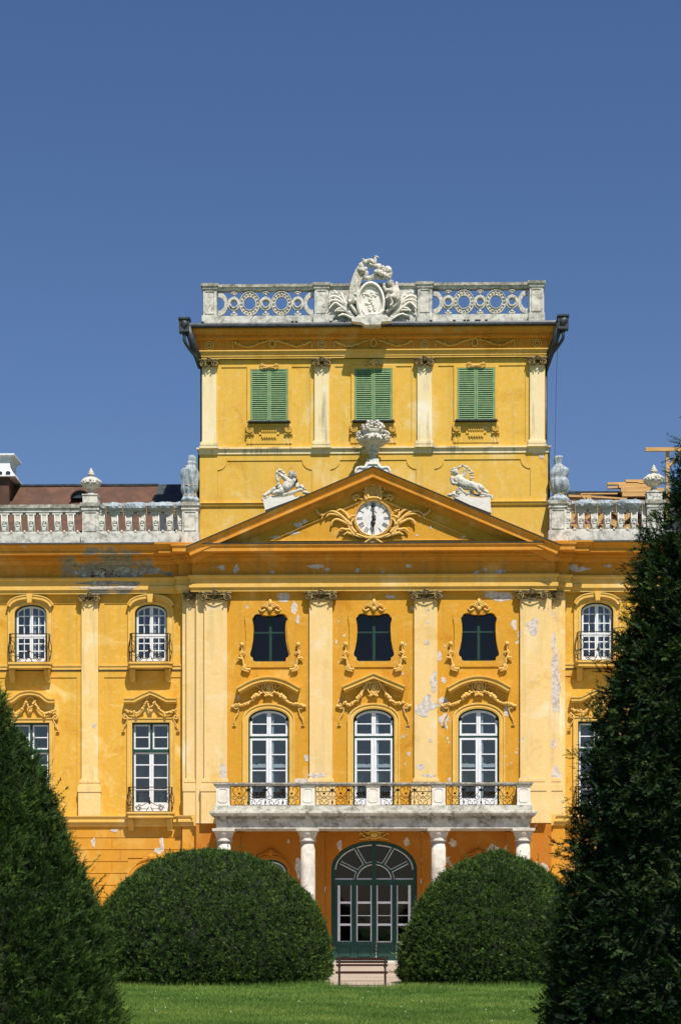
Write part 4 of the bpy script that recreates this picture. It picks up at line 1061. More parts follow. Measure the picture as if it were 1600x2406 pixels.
for k in range(14): 
    x = rngm.uniform(-xu, xu); mb.box(x, x + .12, YT - .64, YT - .56, Z(766, YT), Z(764, YT) + .02)
mb.build('tower_gutter', 'lead', P)
mb = MB(); mb.box(-xu - .62, xu + .62, YT - .62, 11.5, Z(776, YT), Z(768, YT)); mb.build('tower_roof', 'lead', P)
for s, px in ((-1, 437), (1, 1309)):   # corner hopper heads and rainwater pipes
    mb = MB(); x = s * (xu + .70); y = YT - .6; zt = Z(762, YT)
    mb.box(x - .22, x + .22, y - .15, y + .25, zt - .46, zt + .08); mb.box(x - .25, x + .25, y - .2, y + .3, zt + .06, zt + .13); mb.blob((x, y - .15, zt - .15), (.16, .08, .18), 8, 5, 0, .4, rng)
    mb.lathe(x, y + .05, [(.05, zt - .65), (.12, zt - .5), (.16, zt - .42)], 8)
    mb.tube(curve([(x + s * -.02, y, zt - .5), (x, y, zt - .8), (x - s * .2, y + .2, zt - 1.1), (x - s * .5, y + .4, zt - 1.45), (x - s * .68, YT + .06, zt - 1.8)], 4), .07, 8)
    mb.tube([(x - s * .66, YT + .2, zt - 1.7), (x - s * .66, YT + .2, Z(1050, YT)), (x - s * .56, YT + .2, Z(1056, YT)), (x - s * .54, YT + .2, Z(1184, YT))], .07, 8)
    mb.tube([(x - s * .14, y, zt - .2), (x - s * .34, y + .2, zt - .9), (x - s * .66, YT + .1, zt - 1.75)], .16, 6)
    mb.build('rainwater_pipe', 'lead', P)
mb = MB(); mb.tube([(xu + .5, YT - .5, Z(800, YT)), (xu + .42, YT - .6, Z(900, YT)), (xu + .38, YT - .2, Z(1120, YT))], .007, 4); mb.build('cable', 'iron', P)
# shutters
def shutter(x, first=[None]):
    if first[0]: return copy_tree(first[0], P, (x, YT, 0))
    W = MB(); m_ = S(8)
    W.xz([(-hwT, zt0), (-hwT, zt1), (hwT, zt1), (hwT, zt0)], [(0, .1), (0, -.03), (m_, -.03), (m_, .03)])
    W.box(-hwT - S(10), hwT + S(10), -.03, .02, zt0 - S(52), zt0 - S(5))
    for s in (-1, 1):
        c = s * (hwT + S(1.5)); W.box(c - S(9), c + S(9), -.1, -.03, Z(1018.5, YT), Z(995, YT)); W.box(c - S(10), c + S(10), -.12, -.03, Z(1020, YT), Z(1018, YT))
        zc = Z(1008, YT)
        for q in (7.5, 4.2): W.xz([(c + a, b) for a, b in ell(S(q), zc, S(q), 16, 0, 0, 360)[:-1]], [(S(1.1), -.1), (S(1.1), -.16), (-S(1.1), -.16), (-S(1.1), -.1)], closed=True)
        W.blob((c, -.12, zc), S(2), 8, 5)
        for q in (-4, 4): W.box(c + S(q - 1.2), c + S(q + 1.2), -.06, -.03, Z(1040, YT), Z(1022, YT))
    W.box(-S(24), S(24), -.07, -.03, Z(1020, YT), Z(1002, YT)); W.box(-S(29), S(29), -.06, -.03, Z(1013, YT), Z(1004, YT)); W.box(-S(18), S(18), -.08, -.03, Z(1026, YT), Z(1020, YT))
    for k in range(7): W.box(S(-18.5 + k * 5.4), S(-15 + k * 5.4), -.11, -.07, Z(1014, YT), Z(1007, YT))
    for k in range(6): W.prism([(S(-17 + k * 6), Z(1026, YT)), (S(-12 + k * 6), Z(1026, YT)), (S(-14.5 + k * 6), Z(1031, YT))], -.08, -.03)
    o = W.build('shuttered_window', 'tower', P, (x, YT, 0))
    b = MB(); b.box(-hwT - S(5), hwT + S(5), -.28, .05, zt0 - S(3.5), zt0 - .005); b.build('sill', 'lead', o)
    ns = 24; H = zt1 - zt0
    for s in (-1, 1):
        L = MB(); a, c = sorted((s * .006, s * (hwT - .01)))
        L.box(a, a + S(4), -.02, .04, zt0, zt1); L.box(c - S(4), c, -.02, .04, zt0, zt1)
        L.box(a + S(4), c - S(4), -.02, .04, zt0, zt0 + S(3)); L.box(a + S(4), c - S(4), -.02, .04, zt1 - S(3), zt1)
        L.build('shutter', 'shutter', o); L = MB()
        hh = (H - S(6)) / ns
        for k in range(ns):
            z = zt0 + S(3) + k * hh; t = hh * .86
            L.add([(a + S(4), -.035, z), (c - S(4), -.035, z), (c - S(4), .02, z + t), (a + S(4), .02, z + t), (a + S(4), -.025, z - .008), (c - S(4), -.025, z - .008), (c - S(4), .03, z + t - .008), (a + S(4), .03, z + t - .008)],
                  [(0, 1, 2, 3), (7, 6, 5, 4), (0, 4, 5, 1), (2, 6, 7, 3), (1, 5, 6, 2), (3, 7, 4, 0)])
        L.build('louvres', 'shutter', o)
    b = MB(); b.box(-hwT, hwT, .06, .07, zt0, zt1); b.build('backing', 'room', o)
    r = MB()
    for s in (-1, 1):
        r.tube(curve([(0, -.06, Z(861, YT)), (s * S(10), -.08, Z(859, YT)), (s * S(17), -.07, Z(854, YT)), (s * S(23), -.06, Z(858, YT))], 4), S(1.9), 6, 0, S(1))
        r.tube(curve([(0, -.06, Z(862, YT)), (s * S(12), -.08, Z(863, YT)), (s * S(22), -.06, Z(861, YT))], 4), S(1.6), 6, 0, S(.8))
    r.build('ornament', 'gold', o)
    first[0] = o; return o
for x in twin: shutter(x)
r = MB(); c = 0; rng = random.Random(1)
for k in range(7):
    a = R(20 + k * 23.3); r.tube(curve([(c, YT - .07, Z(857, YT)), (c + S(11) * math.cos(a), YT - .1, Z(857, YT) + S(13) * math.sin(a))], 2), S(1.2), 6, 0, S(2.6))
r.blob((c, YT - .08, Z(856, YT)), (S(5), .05, S(4)), 8, 5); r.build('shell_ornament', 'gold', P)

# --- balustrades
def pedestal(mb, xa, xb, z0, z1, y0, y1, zbase, capz):
    mb.box(xa, xb, y0, y1, z0, z1)
    mb.box(xa - S(3), xb + S(3), y0 - .07, y1 + .05, zbase, z0)
    mb.box(xa - S(2), xb + S(2), y0 - .05, y1 + .05, z1, z1 + (capz - z1) * .5); mb.box(xa - S(4.5), xb + S(4.5), y0 - .1, y1 + .1, z1 + (capz - z1) * .5, capz, 1)
    a, b = xa + S(6), xb - S(6); fr_ = [(a, z0 + S(6)), (a, z1 - S(6)), (b, z1 - S(6)), (b, z0 + S(6))]
    if b - a > .1: mb.xz(fr_, [(0, y0), (0, y0 - .03), (S(1.5), y0 - .03), (S(1.5), y0)], closed=True)
# tower parapet
yt = YT - .35; zt_b, zt_0, zt_1, zt_c = Z(764, yt), Z(739.5, yt), Z(677, yt), Z(665.5, yt)
par = MB()
tpx = [(478, 509.5), (739.6, 772), (981.5, 1015), (1244, 1276.5)]
xa, xb = X(474, yt), X(1280, yt)
par.box(xa, xb, yt - .02, yt + .4, zt_b, zt_0); par.box(xa, xb, yt - .0, yt + .34, zt_1 - .02, Z(672, yt)); par.box(xa - .03, xb + .03, yt - .06, yt + .42, Z(672, yt), zt_c, 1)
par.box(X(772, yt), X(981.5, yt), yt + .02, yt + .34, zt_0, zt_1 - .02)
for s in (xa, xb - .4): par.box(s, s + .4, yt + .4, 10.9, zt_b, zt_c)
par_o = par.build('tower_parapet', ['stone', 'lichen'], P)
for a, b in tpx:
    q = MB(); pedestal(q, X(a, yt), X(b, yt), zt_0, zt_1, yt - .08, yt + .38, zt_b + .01, zt_c + .02); q.build('pedestal', ['stone', 'lichen'], par_o)
def el2(cx, cz, rx, rz, n=28): return [(cx + rx * math.cos(2 * math.pi * i / n), cz + rz * math.sin(2 * math.pi * i / n)) for i in range(n)]
for a, b, bigs, smalls in ((509.5, 739.6, (512.5, 586.5, 661.5, 736.5), (549.5, 624.3, 699.5)), (1015, 1244, (1018, 1090, 1165, 1240), (1053, 1128, 1203))):
    q = MB(); zc = Z(709.5, yt); y0 = yt + .06
    for c in bigs:
        x = X(c, yt); n = 28
        o_ = el2(x, zc, S(25), S(28)); i_ = el2(x, zc, S(15), S(16)); mm = el2(x, zc, S(19.5), S(22))
        if c in (bigs[0], bigs[-1]):
            s = 1 if c == bigs[0] else -1; k = [i for i in range(-7, 8)]
            for i in range(-7, 7):
                t0, t1 = 2 * math.pi * i / n, 2 * math.pi * (i + 1) / n
                pts = [(x + s * S(r1) * math.cos(t), zc + S(r2) * math.sin(t)) for r1, r2, t in ((15, 16, t0), (23.5, 28, t0), (23.5, 28, t1), (15, 16, t1))]
                q.prism(pts, y0, y0 + .16)
        else: q.ring(o_, i_, y0, y0 + .16)
        if c not in (bigs[0], bigs[-1]):
            for k in range(16):
                t = 2 * math.pi * k / 16; q.blob((x + S(19.3) * math.cos(t), y0 - .005, zc + S(22) * math.sin(t)), (S(2.6), .05, S(2.8)), 6, 4)
            q.xz(el2(x, zc, S(23), S(27.3)), [(0, y0), (0, y0 - .04), (-S(1.5), y0 - .04), (-S(1.5), y0)], closed=True)
            q.xz(el2(x, zc, S(15.5), S(16.5)), [(0, y0), (0, y0 - .04), (S(1.5), y0 - .04), (S(1.5), y0)], closed=True)
    for c in smalls:
        x = X(c, yt); q.ring(el2(x, zc, S(15.3), S(16)), el2(x, zc, S(7), S(7.6)), y0 - .02, y0 + .15)
        q.xz(el2(x, zc, S(10), S(11)), [(0, y0 - .02), (0, y0 - .06), (S(1.5), y0 - .06), (S(1.5), y0 - .02)], closed=True)
        for s in (-1, 1):
            q.box(x - S(2.4), x + S(2.4), y0, y0 + .14, zc + s * S(14), zc + s * S(30)); q.blob((x, y0 + .03, zc + s * S(22)), (S(4.5), .08, S(3)), 8, 5); q.blob((x, y0 + .03, zc + s * S(27)), (S(8), .08, S(2.2)), 8, 5)
            for t in (-1, 1): q.blob((x + t * S(6), y0 + .03, zc + s * S(25)), (S(2.6), .06, S(2.6)), 6, 4)
    q.build('openwork_panel', 'marble', par_o)
# wing balustrades
yw = .35; zw_b, zw_0, zw_1, zw_c = Z(1279, yw), Z(1250, yw), Z(1199, yw), Z(1182, yw)
LX = [(-24.0, X(194, yw)), (X(233, yw), X(428.6, yw))]
pL = [(194.4, 232.5), (428.6, 466.0)]; pR = [(1291, 1330.5), (1520, 1558)]
spans = [(-24.0, X(428.6, yw)), (X(1330.5, yw), 24.0)]
wbs = []
for a, b in spans:
    mb = MB(); mb.box(a, b, yw - .02, yw + .38, zw_b, zw_0); mb.box(a, b, yw, yw + .34, zw_1, Z(1190, yw)); mb.box(a, b, yw - .06, yw + .4, Z(1190, yw), zw_c, 1)
    wbs.append(mb.build('roof_balustrade', ['stone', 'lichen'], P))
for a, b in pL + pR:
    q = MB(); pedestal(q, X(a, yw), X(b, yw), zw_0, zw_1 + .06, yw - .1, yw + .4, zw_b + .01, zw_c + .05); q.build('pedestal', ['stone', 'lichen'], wbs[a > 877])
bpr = None
blist = [9.8 - 31.3 * k for k in (3, 2, 1)] + [9.8 + 31.2 * k for k in range(6)] + [301.8 + 32.2 * k for k in range(4)] + [238.5, 269.5, 425] + [1334 + 31.2 * k for k in range(1, 6)] + [1334, 1516]
def baluster():
    q = MB(); w_ = S(8.2); z0, z1 = zw_0, zw_1; h = z1 - z0
    q.box(-w_, w_, .02, .26, z0, z1); q.box(-w_ * 1.45, w_ * 1.45, .0, .28, z1 - S(6), z1 - .003); q.box(-w_ * 1.3, w_ * 1.3, .0, .28, z0 + .003, z0 + S(5))
    for s in (-1, 1): q.tube([(s * w_ * .8, 0.01, z0 + h * .1), (s * w_ * .8, 0.01, z1 - h * .12)], S(1.3), 5)
    q.tube(spiral(0, z0 + h * .52, -.0, S(5), 1.3, 0, 1, 12, .2), S(1.3), 5); q.blob((0, 0, z0 + h * .38), (S(4), .04, S(2.4)), 8, 4)
    q.box(-w_ * .5, w_ * .5, -.01, .02, z0 + h * .15, z0 + h * .33)
    # little trefoils bridging to the next opening
    for s, t in ((1, 1),):
        x = S(15.6)
        for zc_, u in ((z0 + S(6), 1), (z1 - S(7), -1)):
            q.blob((x, .1, zc_), (S(2.8), .06, S(3.4)), 6, 4); q.blob((x - S(4.5), .1, zc_ - u * S(3)), (S(2.8), .06, S(2.2)), 6, 4); q.blob((x + S(4.5), .1, zc_ - u * S(3)), (S(2.8), .06, S(2.2)), 6, 4)
    return q.build('baluster', 'stone', wbs[0])
for k, p in enumerate(blist):
    if bpr is None: bpr = baluster(); b = bpr
    else: b = bpr.copy(); COL.objects.link(b); b.parent = wbs[p > 877]
    b.location = (X(p, yw), yw + .02, 0)

# --- clock
cx, cz = 0.0, Z(1218.5, YP); cr = S(40)
mb = MB()
mb.xz(el2(0, 0, cr, cr, 48), [(0, .02), (0, -.14), (S(2), -.16), (S(4), -.10), (S(5.5), -.14), (S(7), -.06), (S(7), .02)], closed=True) if False else None
mb.xz([p for p in el2(0, 0, cr, cr, 48)][::-1], [(-.0, .02), (0, -.12), (S(1.5), -.15), (S(3.5), -.10), (S(5), -.14), (S(6.5), -.05), (S(6.5), .02)], closed=True)
rng = random.Random(21)
clock = mb.build('clock', 'gold', P, (cx, YP, cz))
q = MB(); q.prism(el2(0, 0, cr, cr, 48), -.03, 0); q.build('dial', 'dial', clock)
q = MB(); nums = ['XII', 'I', 'II', 'III', 'IIII', 'V', 'VI', 'VII', 'VIII', 'IX', 'X', 'XI']
for i, t in enumerate(nums):
    a = -2 * math.pi * i / 12 + math.pi / 2; wd_ = {'I': S(2.3), 'V': S(5), 'X': S(5)}; tot = sum(wd_[c] for c in t); u = -tot / 2
    er = Vector((math.cos(a), math.sin(a))); et = Vector((er.y, -er.x))
    ro, ri_ = cr * .955, cr * .63
    def stroke(u0, u1, wd):
        p = []
        for (r_a, u_a, sg) in ((ri_, u0, -1), (ri_, u0, 1), (ro, u1, 1), (ro, u1, -1)): v = er * r_a + et * (u_a + sg * wd); p.append((v.x, v.y))
        q.prism(p, -.036, -.03)
    for c in t:
        w2 = wd_[c]; c0 = u + w2 / 2
        if c == 'I': stroke(c0, c0, S(.55))
        elif c == 'V': stroke(c0, c0 - w2 * .36, S(.6)); stroke(c0, c0 + w2 * .36, S(.35))
        else: stroke(c0 - w2 * .36, c0 + w2 * .36, S(.35)); stroke(c0 + w2 * .36, c0 - w2 * .36, S(.6))
        u += w2
q.build('numerals', 'black', clock)
q = MB(); y = -.11
q.tube([(0, y, 0), (0, y, cr * .95)], .018, 5); q.blob((0, y, cr * .72), (.1, .03, .08), 8, 5); q.blob((0, y, cr * .80), (.06, .03, .1), 8, 5); q.tube(spiral(.05, .2, y, .08, .8, 0, 1, 10, .4), .022, 5)
q.build('minute_hand', 'black', clock)
q = MB(); y = -.15
q.tube([(0, y, 0), (0, y, -cr * .62)], .025, 5); q.blob((0, y, -cr * .3), (.1, .03, .1), 8, 5); q.blob((0, y, -cr * .42), (.06, .03, .08), 8, 5); q.blob((0.03, y, -.06), (.09, .04, .09), 8, 5); q.blob((0, y, .04), .07, 8, 5)
q.build('hour_hand', 'black', clock)
q = MB()
def C(a, b, y=-.1): return ((a - 792) / 5.807 / 56, y, (635 - b) / 5.807 / 56)       # photo-crop units about the dial centre
LV = [[(450, 700), (380, 620), (280, 550), (180, 545), (110, 600), (95, 640)], [(470, 650), (420, 570), (350, 520), (310, 530)], [(460, 720), (380, 680), (300, 650), (240, 680), (225, 730)], [(470, 790), (420, 790), (360, 780), (320, 820)],
      [(790, 900), (700, 900), (560, 850), (450, 830), (395, 860)], [(110, 590), (70, 580), (30, 540), (25, 515)], [(540, 880), (480, 790), (455, 700), (480, 620), (540, 600)], [(500, 740), (400, 640), (310, 590), (200, 580), (160, 610)], [(560, 840), (500, 760), (500, 680), (545, 640)], [(790, 900), (720, 940), (660, 990)], [(700, 400), (680, 330), (690, 290), (660, 270)], [(740, 380), (700, 280), (690, 200), (720, 150)], [(540, 400), (570, 360), (640, 380)], [(530, 380), (530, 340), (570, 320), (600, 340), (590, 360)], [(430, 830), (520, 860), (640, 900)]]
for L in LV:
    for s in (-1, 1):
        pts = [C(792 + s * (792 - a) * -1 if s < 0 else a, b) for a, b in L] if s > 0 else [C(792 + (792 - a), b) for a, b in L]
        n = len(curve(pts, 4)); q.tube(curve(pts, 4), [S(3.7) * (1 - .6 * i / n) + S(.5) for i in range(n)], 6)
        e = pts[-1]; q.blob(e, S(2.4), 6, 4, 0, .3, rng)
q.xz([(C(a, b)[0], C(a, b)[2]) for a, b in ((700, 380), (740, 300), (700, 220), (720, 150), (790, 190), (860, 150), (880, 220), (840, 300), (890, 380))], [(S(2), 0), (S(2), -.12), (-S(2), -.12), (-S(2), 0)])
q.prism([(C(a, b)[0], C(a, b)[2]) for a, b in ((740, 370), (720, 220), (740, 180), (790, 200), (845, 180), (865, 220), (845, 370))], -.05, 0)
for k in range(4): q.tube([C(750 + 8 * k, 215 + 22 * k, -.06), C(835 - 6 * k, 205 + 26 * k, -.06)], S(.9), 4)
for k in range(13): q.blob(C(700 + 15 * k + rng.uniform(-4, 4), 375 - 18 * math.sin(k / 12 * math.pi), -.13), S(3), 6, 4, 0, .4, rng)
for k in range(14): q.blob(C(rng.uniform(880, 985), rng.uniform(190, 350), -.08), S(rng.uniform(1.6, 3)), 6, 4, 0, .4, rng)
for k in range(8): q.blob(C(rng.uniform(1060, 1200), rng.uniform(500, 560), -.08), S(rng.uniform(1.6, 3)), 6, 4, 0, .4, rng)
q.prism([(C(a, b)[0], C(a, b)[2]) for a, b in ((660, 995), (720, 940), (790, 900), (860, 935), (930, 960), (960, 1000), (800, 1008))], -.1, 0)
q.build('clock_surround', 'gold', clock)

# --- roofs, chimney, inner darkness
mb = MB(); zr0 = Z(1262, 1.2)
def slope(x0, x1, y0, z0, y1, z1, m=0): mb.add([(x0, y0, z0), (x1, y0, z0), (x1, y1, z1), (x0, y1, z1), (x0, y1, z0), (x1, y1, z0)], [(0, 1, 2, 3), (3, 2, 5, 4), (0, 3, 4), (1, 5, 2)], m)
yr = 4.6; zr = Z(1141, yr, 200)
slope(-24, X(372, yr), 1.0, zr0 - .3, yr, zr); slope(X(372, yr), -xt, 1.0, zr0 - .3, yr, zr + .04, 1)
k = -24.0; rs = random.Random(3)
while k < X(368, yr):      # standing seams
    kk = k + .0; mb.add([(kk, 1.0, zr0 - .27), (kk + .035, 1.0, zr0 - .27), (kk + .035, yr, zr + .03), (kk, yr, zr + .03)], [(0, 1, 2, 3)], 0); k += .78
mb.box(-24, X(372, yr), yr - .1, yr + .1, zr - .04, zr + .05, 1)
mb.box(-24, xL2, .3, 11, Z(1284), zr0 - .35, 1); mb.box(-xL2, 24, .3, 11, Z(1284), zr0 - .35, 1); mb.box(xL2, -xL2, .45, 11, Z(1284) - .1, Z(1284) - .05, 1)
rf = mb.build('roof', ['roof', 'lead'], P)
q = MB(); a = R(0); dm = X(191, 3.6)
q.add([(dm + .42 * math.cos(t), 3.4, Z(1170, 3.4, 200) + .34 * math.sin(t)) for t in [math.pi * i / 10 for i in range(11)]], [list(range(11))])
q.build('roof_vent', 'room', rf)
q = MB(); q.xz([(p[0], p[1]) for p in ell(.46, Z(1170, 3.3, 200), .38, 12, dm)], [(0, 4.4), (0, 3.3), (-.05, 3.3), (-.05, 4.4)]); q.build('dormer_hood', 'roof', rf)
yc = 4.0; q = MB()
def cr_(hw, z): return [(X(0, yc) - 1.2 - hw, z)]
cxh = X(-14, yc)
for (w0, z0, w1, z1) in ((1.04, 1128, .98, 1120), (.98, 1120, .86, 1108), (.86, 1108, .84, 1096), (.84, 1096, .93, 1084), (.93, 1084, 1.06, 1080), (1.06, 1080, 1.06, 1076)):
    z0, z1 = Z(z0, yc, 0), Z(z1, yc, 0)
    q.add([(cxh + s * w_, yc + t * w_ * .8, z) for w_, z in ((w0, z0), (w1, z1)) for s, t in ((-1, -1), (1, -1), (1, 1), (-1, 1))], [(0, 1, 5, 4), (1, 2, 6, 5), (2, 3, 7, 6), (3, 0, 4, 7), (4, 5, 6, 7)])
q.box(cxh - 1.1, cxh + 1.1, yc - .9, yc + .9, Z(1130, yc, 0), Z(1127, yc, 0)); q.box(cxh - .8, cxh + .8, yc - .7, yc + .7, zr0, Z(1130, yc, 0), 1)
for k in range(5): q.prism([(cxh - .75 + k * .36, Z(1126, yc, 0)), (cxh - .55 + k * .36, Z(1126, yc, 0)), (cxh - .55 + k * .36, Z(1119, yc, 0)), (cxh - .65 + k * .36, Z(1117, yc, 0)), (cxh - .75 + k * .36, Z(1119, yc, 0))], yc - .86, yc - .74, 2)
q.build('chimney', ['white', 'roof', 'room'], rf)
mb = MB()       # dark panels added behind the glazing as dim rooms, blocking light inside
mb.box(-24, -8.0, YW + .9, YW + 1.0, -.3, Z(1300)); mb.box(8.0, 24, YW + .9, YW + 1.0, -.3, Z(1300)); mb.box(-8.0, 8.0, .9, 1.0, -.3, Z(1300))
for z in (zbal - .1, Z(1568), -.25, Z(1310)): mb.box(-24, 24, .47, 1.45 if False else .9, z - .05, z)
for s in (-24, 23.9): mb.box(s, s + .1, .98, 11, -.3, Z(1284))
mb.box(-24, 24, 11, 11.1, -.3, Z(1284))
mb.build('dark_backing_panels', 'room', P)

# ------------------------------------------------------------------ sculpture
def skin(name, nodes, edges, mat, parent, loc=(0, 0, 0), lvl=2, root=0):
    """one continuous body grown on a skeleton. nodes: (x, y, z, r)"""
    me = bpy.data.meshes.new(name); me.from_pydata([n[:3] for n in nodes], edges, []); o = bpy.data.objects.new(name, me); COL.objects.link(o)
    sk = o.modifiers.new('s', 'SKIN'); lay = me.skin_vertices[0].data if me.skin_vertices else None
    if lay is None:
        bm_ = None
    for i, n in enumerate(nodes): me.skin_vertices[0].data[i].radius = (n[3], n[3]); me.skin_vertices[0].data[i].use_root = (i == root)
    ss = o.modifiers.new('u', 'SUBSURF'); ss.levels = ss.render_levels = lvl
    dg = bpy.context.evaluated_depsgraph_get(); ev = o.evaluated_get(dg); m2 = bpy.data.meshes.new_from_object(ev)
    bpy.data.objects.remove(o); bpy.data.meshes.remove(me)
    m2.name = name; m2.materials.clear(); m2.materials.append(MT[mat])
    for p in m2.polygons: p.use_smooth = True
    o = bpy.data.objects.new(name, m2); COL.objects.link(o); o.location = loc
    if parent: o.parent = parent
    return o
def body(j, k, mat, parent, extra=()):
    """putto skeleton. j = dict of joints (x, y, z); k = overall size"""
    r = dict(pel=.15, waist=.125, chest=.16, neck=.06, head0=.085, head=.125, top=.095, shL=.075, elL=.05, wrL=.036, haL=.04, shR=.075, elR=.05, wrR=.036, haR=.04,
             hiL=.10, knL=.068, anL=.042, toL=.035, hiR=.10, knR=.068, anR=.042, toR=.035)
    names = list(r); nodes = [(*j[n], r[n] * k * (1.95 if n not in ('head', 'head0', 'top') else 1.5)) for n in names]
    E = [('pel', 'waist'), ('waist', 'chest'), ('chest', 'neck'), ('neck', 'head0'), ('head0', 'head'), ('head', 'top'), ('chest', 'shL'), ('shL', 'elL'), ('elL', 'wrL'), ('wrL', 'haL'), ('chest', 'shR'), ('shR', 'elR'), ('elR', 'wrR'), ('wrR', 'haR'),
         ('pel', 'hiL'), ('hiL', 'knL'), ('knL', 'anL'), ('anL', 'toL'), ('pel', 'hiR'), ('hiR', 'knR'), ('knR', 'anR'), ('anR', 'toR')]
    return skin('body', nodes, [(names.index(a), names.index(b)) for a, b in E], mat, parent)
def face_hair(parent, hc, k, fd, mat, name='curly_hair'):
    h = MB(); rng = random.Random(3); fd = Vector(fd).normalized(); hc = Vector(hc)
    for i in range(46):
        d = Vector((rng.gauss(0, 1), rng.gauss(0, 1), rng.gauss(0, 1))).normalized()
        if d.dot(fd) > .35 and d.z < .55 or d.z < -.55: continue
        p = hc + d * .155 * k; h.blob(p, .042 * k, 6, 4, 0, .4, rng)
    h.build(name, mat, parent)
    f = MB(); side = fd.cross(Vector((0, 0, 1))).normalized(); up = side.cross(fd)
    f.blob(hc + fd * .16 * k - up * .01 * k, (.018 * k, .02 * k, .028 * k), 6, 4)
    for s in (-1, 1): f.blob(hc + fd * .14 * k + side * s * .045 * k - up * .03 * k, (.035 * k, .03 * k, .035 * k), 7, 5); f.blob(hc + fd * .145 * k + side * s * .04 * k + up * .03 * k, (.02 * k, .012 * k, .012 * k), 6, 4)
    f.blob(hc + fd * .16 * k - up * .055 * k, (.025 * k, .015 * k, .012 * k), 6, 4); f.blob(hc + fd * .115 * k - up * .085 * k, (.03 * k, .02 * k, .02 * k), 6, 4)
    f.build('face', mat, parent)
YS = -.15
def putto(side):
    # crop units of the two statue close-ups -> metres at depth YS
    if side < 0: U = lambda a, b, y=0: (X(600 + a / 11.2, YS), YS + y, Z(1080 + b / 11.2, YS)); pos = U(600, 1000)
    else: U = lambda a, b, y=0: (X(1040 + a / 11.2, YS), YS + y, Z(1080 + b / 11.2, YS)); pos = U(750, 1050)
    base = (pos[0], YS, pos[2])
    root = empty('putto_statue', base)
    L = lambda a, b, y=0: tuple(Vector(U(a, b, y)) - Vector(base))
    if side < 0:
        tag(root, 'white stone putto reclining on the pediment slope beside the brown roof, arm raised, facing forward', 'statue', 'reclining putti on the pediment')
        j = dict(pel=L(800, 760, .02), waist=L(880, 660, 0), chest=L(930, 570, -.03), neck=L(965, 500, -.03), head0=L(972, 460, -.06), head=L(978, 390, -.05), top=L(985, 345, -.02),
                 shL=L(850, 530, -.02), elL=L(740, 460, -.1), wrL=L(640, 390, -.14), haL=L(600, 360, -.15), shR=L(1050, 560, 0), elR=L(1120, 640, -.04), wrR=L(1100, 710, -.12), haR=L(1110, 760, -.16),
                 hiL=L(740, 820, -.08), knL=L(600, 870, -.18), anL=L(490, 890, -.2), toL=L(475, 945, -.24), hiR=L(700, 740, .06), knR=L(480, 780, .0), anR=L(310, 900, -.06), toR=L(200, 960, -.1))
        body(j, 1.02, 'marble', root); face_hair(root, L(978, 400, -.06), 1.02, (-.15, -1, -.1), 'marble')
        g = MB(); rng = random.Random(14)
        garland(g, [L(860, 460, .02), L(760, 380, -.05), L(660, 300, -.12), L(580, 330, -.16), (L(570, 450, -.16)), L(590, 580, -.2), L(620, 690, -.22), L(660, 740, -.22)], .085, rng, dens=1.2)
        g.build('garland', 'marble', root)
        g = MB()
        for k in range(9):
            g.tube(curve([L(1250 - 90 * k * .9 + 80, 760 + k * 24, .0), L(1180 - 90 * k, 790 + k * 26, -.1), L(1080 - 90 * k, 850 + k * 22, -.14), L(1000 - 92 * k, 900 + k * 18, -.05)], 4), .05, 6)
        for a, b in ((1250, 740), (1200, 800), (1290, 860), (1340, 880), (1120, 800), (1210, 700), (300, 1000), (400, 980), (230, 1060), (520, 1000)): g.blob(L(a, b, -.08), (.11, .09, .07), 8, 5, 0, .5, rng)
        g.build('drapery', 'marble', root)
        g = MB(); pl = [L(210, 1075), L(390, 1030), L(800, 1000), L(1000, 945), L(1060, 1020), L(1230, 960), L(1100, 1040), L(265, 1345)]
        g.prism([(p[0], p[2]) for p in pl], -.25, .35)
        g.build('plinth', 'clean', root)
    else:
        tag(root, 'white stone putto reclining on the right slope of the clock pediment under an arched garland', 'statue', 'reclining putti on the pediment')
        j = dict(pel=L(640, 740, -.02), waist=L(520, 660, -.03), chest=L(410, 540, -.04), neck=L(370, 450, -.03), head0=L(345, 400, -.06), head=L(320, 330, -.05), top=L(310, 285, -.02),
                 shL=L(250, 530, -.04), elL=L(250, 660, -.12), wrL=L(330, 680, -.2), haL=L(380, 660, -.22), shR=L(500, 480, .05), elR=L(560, 430, .0), wrR=L(580, 320, -.04), haR=L(575, 260, -.05),
                 hiL=L(780, 730, -.16), knL=L(840, 760, -.24), anL=L(950, 900, -.2), toL=L(1020, 900, -.22), hiR=L(800, 700, .05), knR=L(980, 720, .0), anR=L(1130, 870, -.05), toR=L(1220, 905, -.08))
        body(j, 1.02, 'marble', root); face_hair(root, L(322, 340, -.06), 1.02, (.5, -1, -.25), 'marble')
        g = MB(); rng = random.Random(15)
        garland(g, [L(380, 260, -.02), L(440, 210, -.05), L(520, 190, -.08), L(610, 210, -.1), L(680, 270, -.12), L(740, 360, -.14), L(770, 440, -.16), L(760, 520, -.18), L(730, 590, -.2)], .075, rng, dens=1.2)
        g.build('garland', 'marble', root)
        g = MB()
        for pts in ([(180, 970), (280, 930), (330, 960), (420, 1010)], [(360, 880), (420, 780), (480, 790), (540, 880), (650, 930)], [(380, 930), (520, 900), (640, 950), (760, 880), (820, 960), (960, 980)], [(900, 990), (1040, 940), (1160, 970), (1290, 1010), (1280, 1080)], [(430, 990), (520, 940), (600, 1010), (700, 990)], [(700, 870), (780, 940), (860, 980), (1100, 1000)]):
            g.tube(curve([L(a, b, -.15) for a, b in pts], 5), .055, 6)
        for a, b in ((190, 960), (330, 1000), (470, 960), (700, 940), (1150, 980), (1260, 1000), (300, 900), (440, 870)): g.blob(L(a, b, -.1), (.12, .09, .07), 8, 5, 0, .5, rng)
        g.build('drapery', 'marble', root)
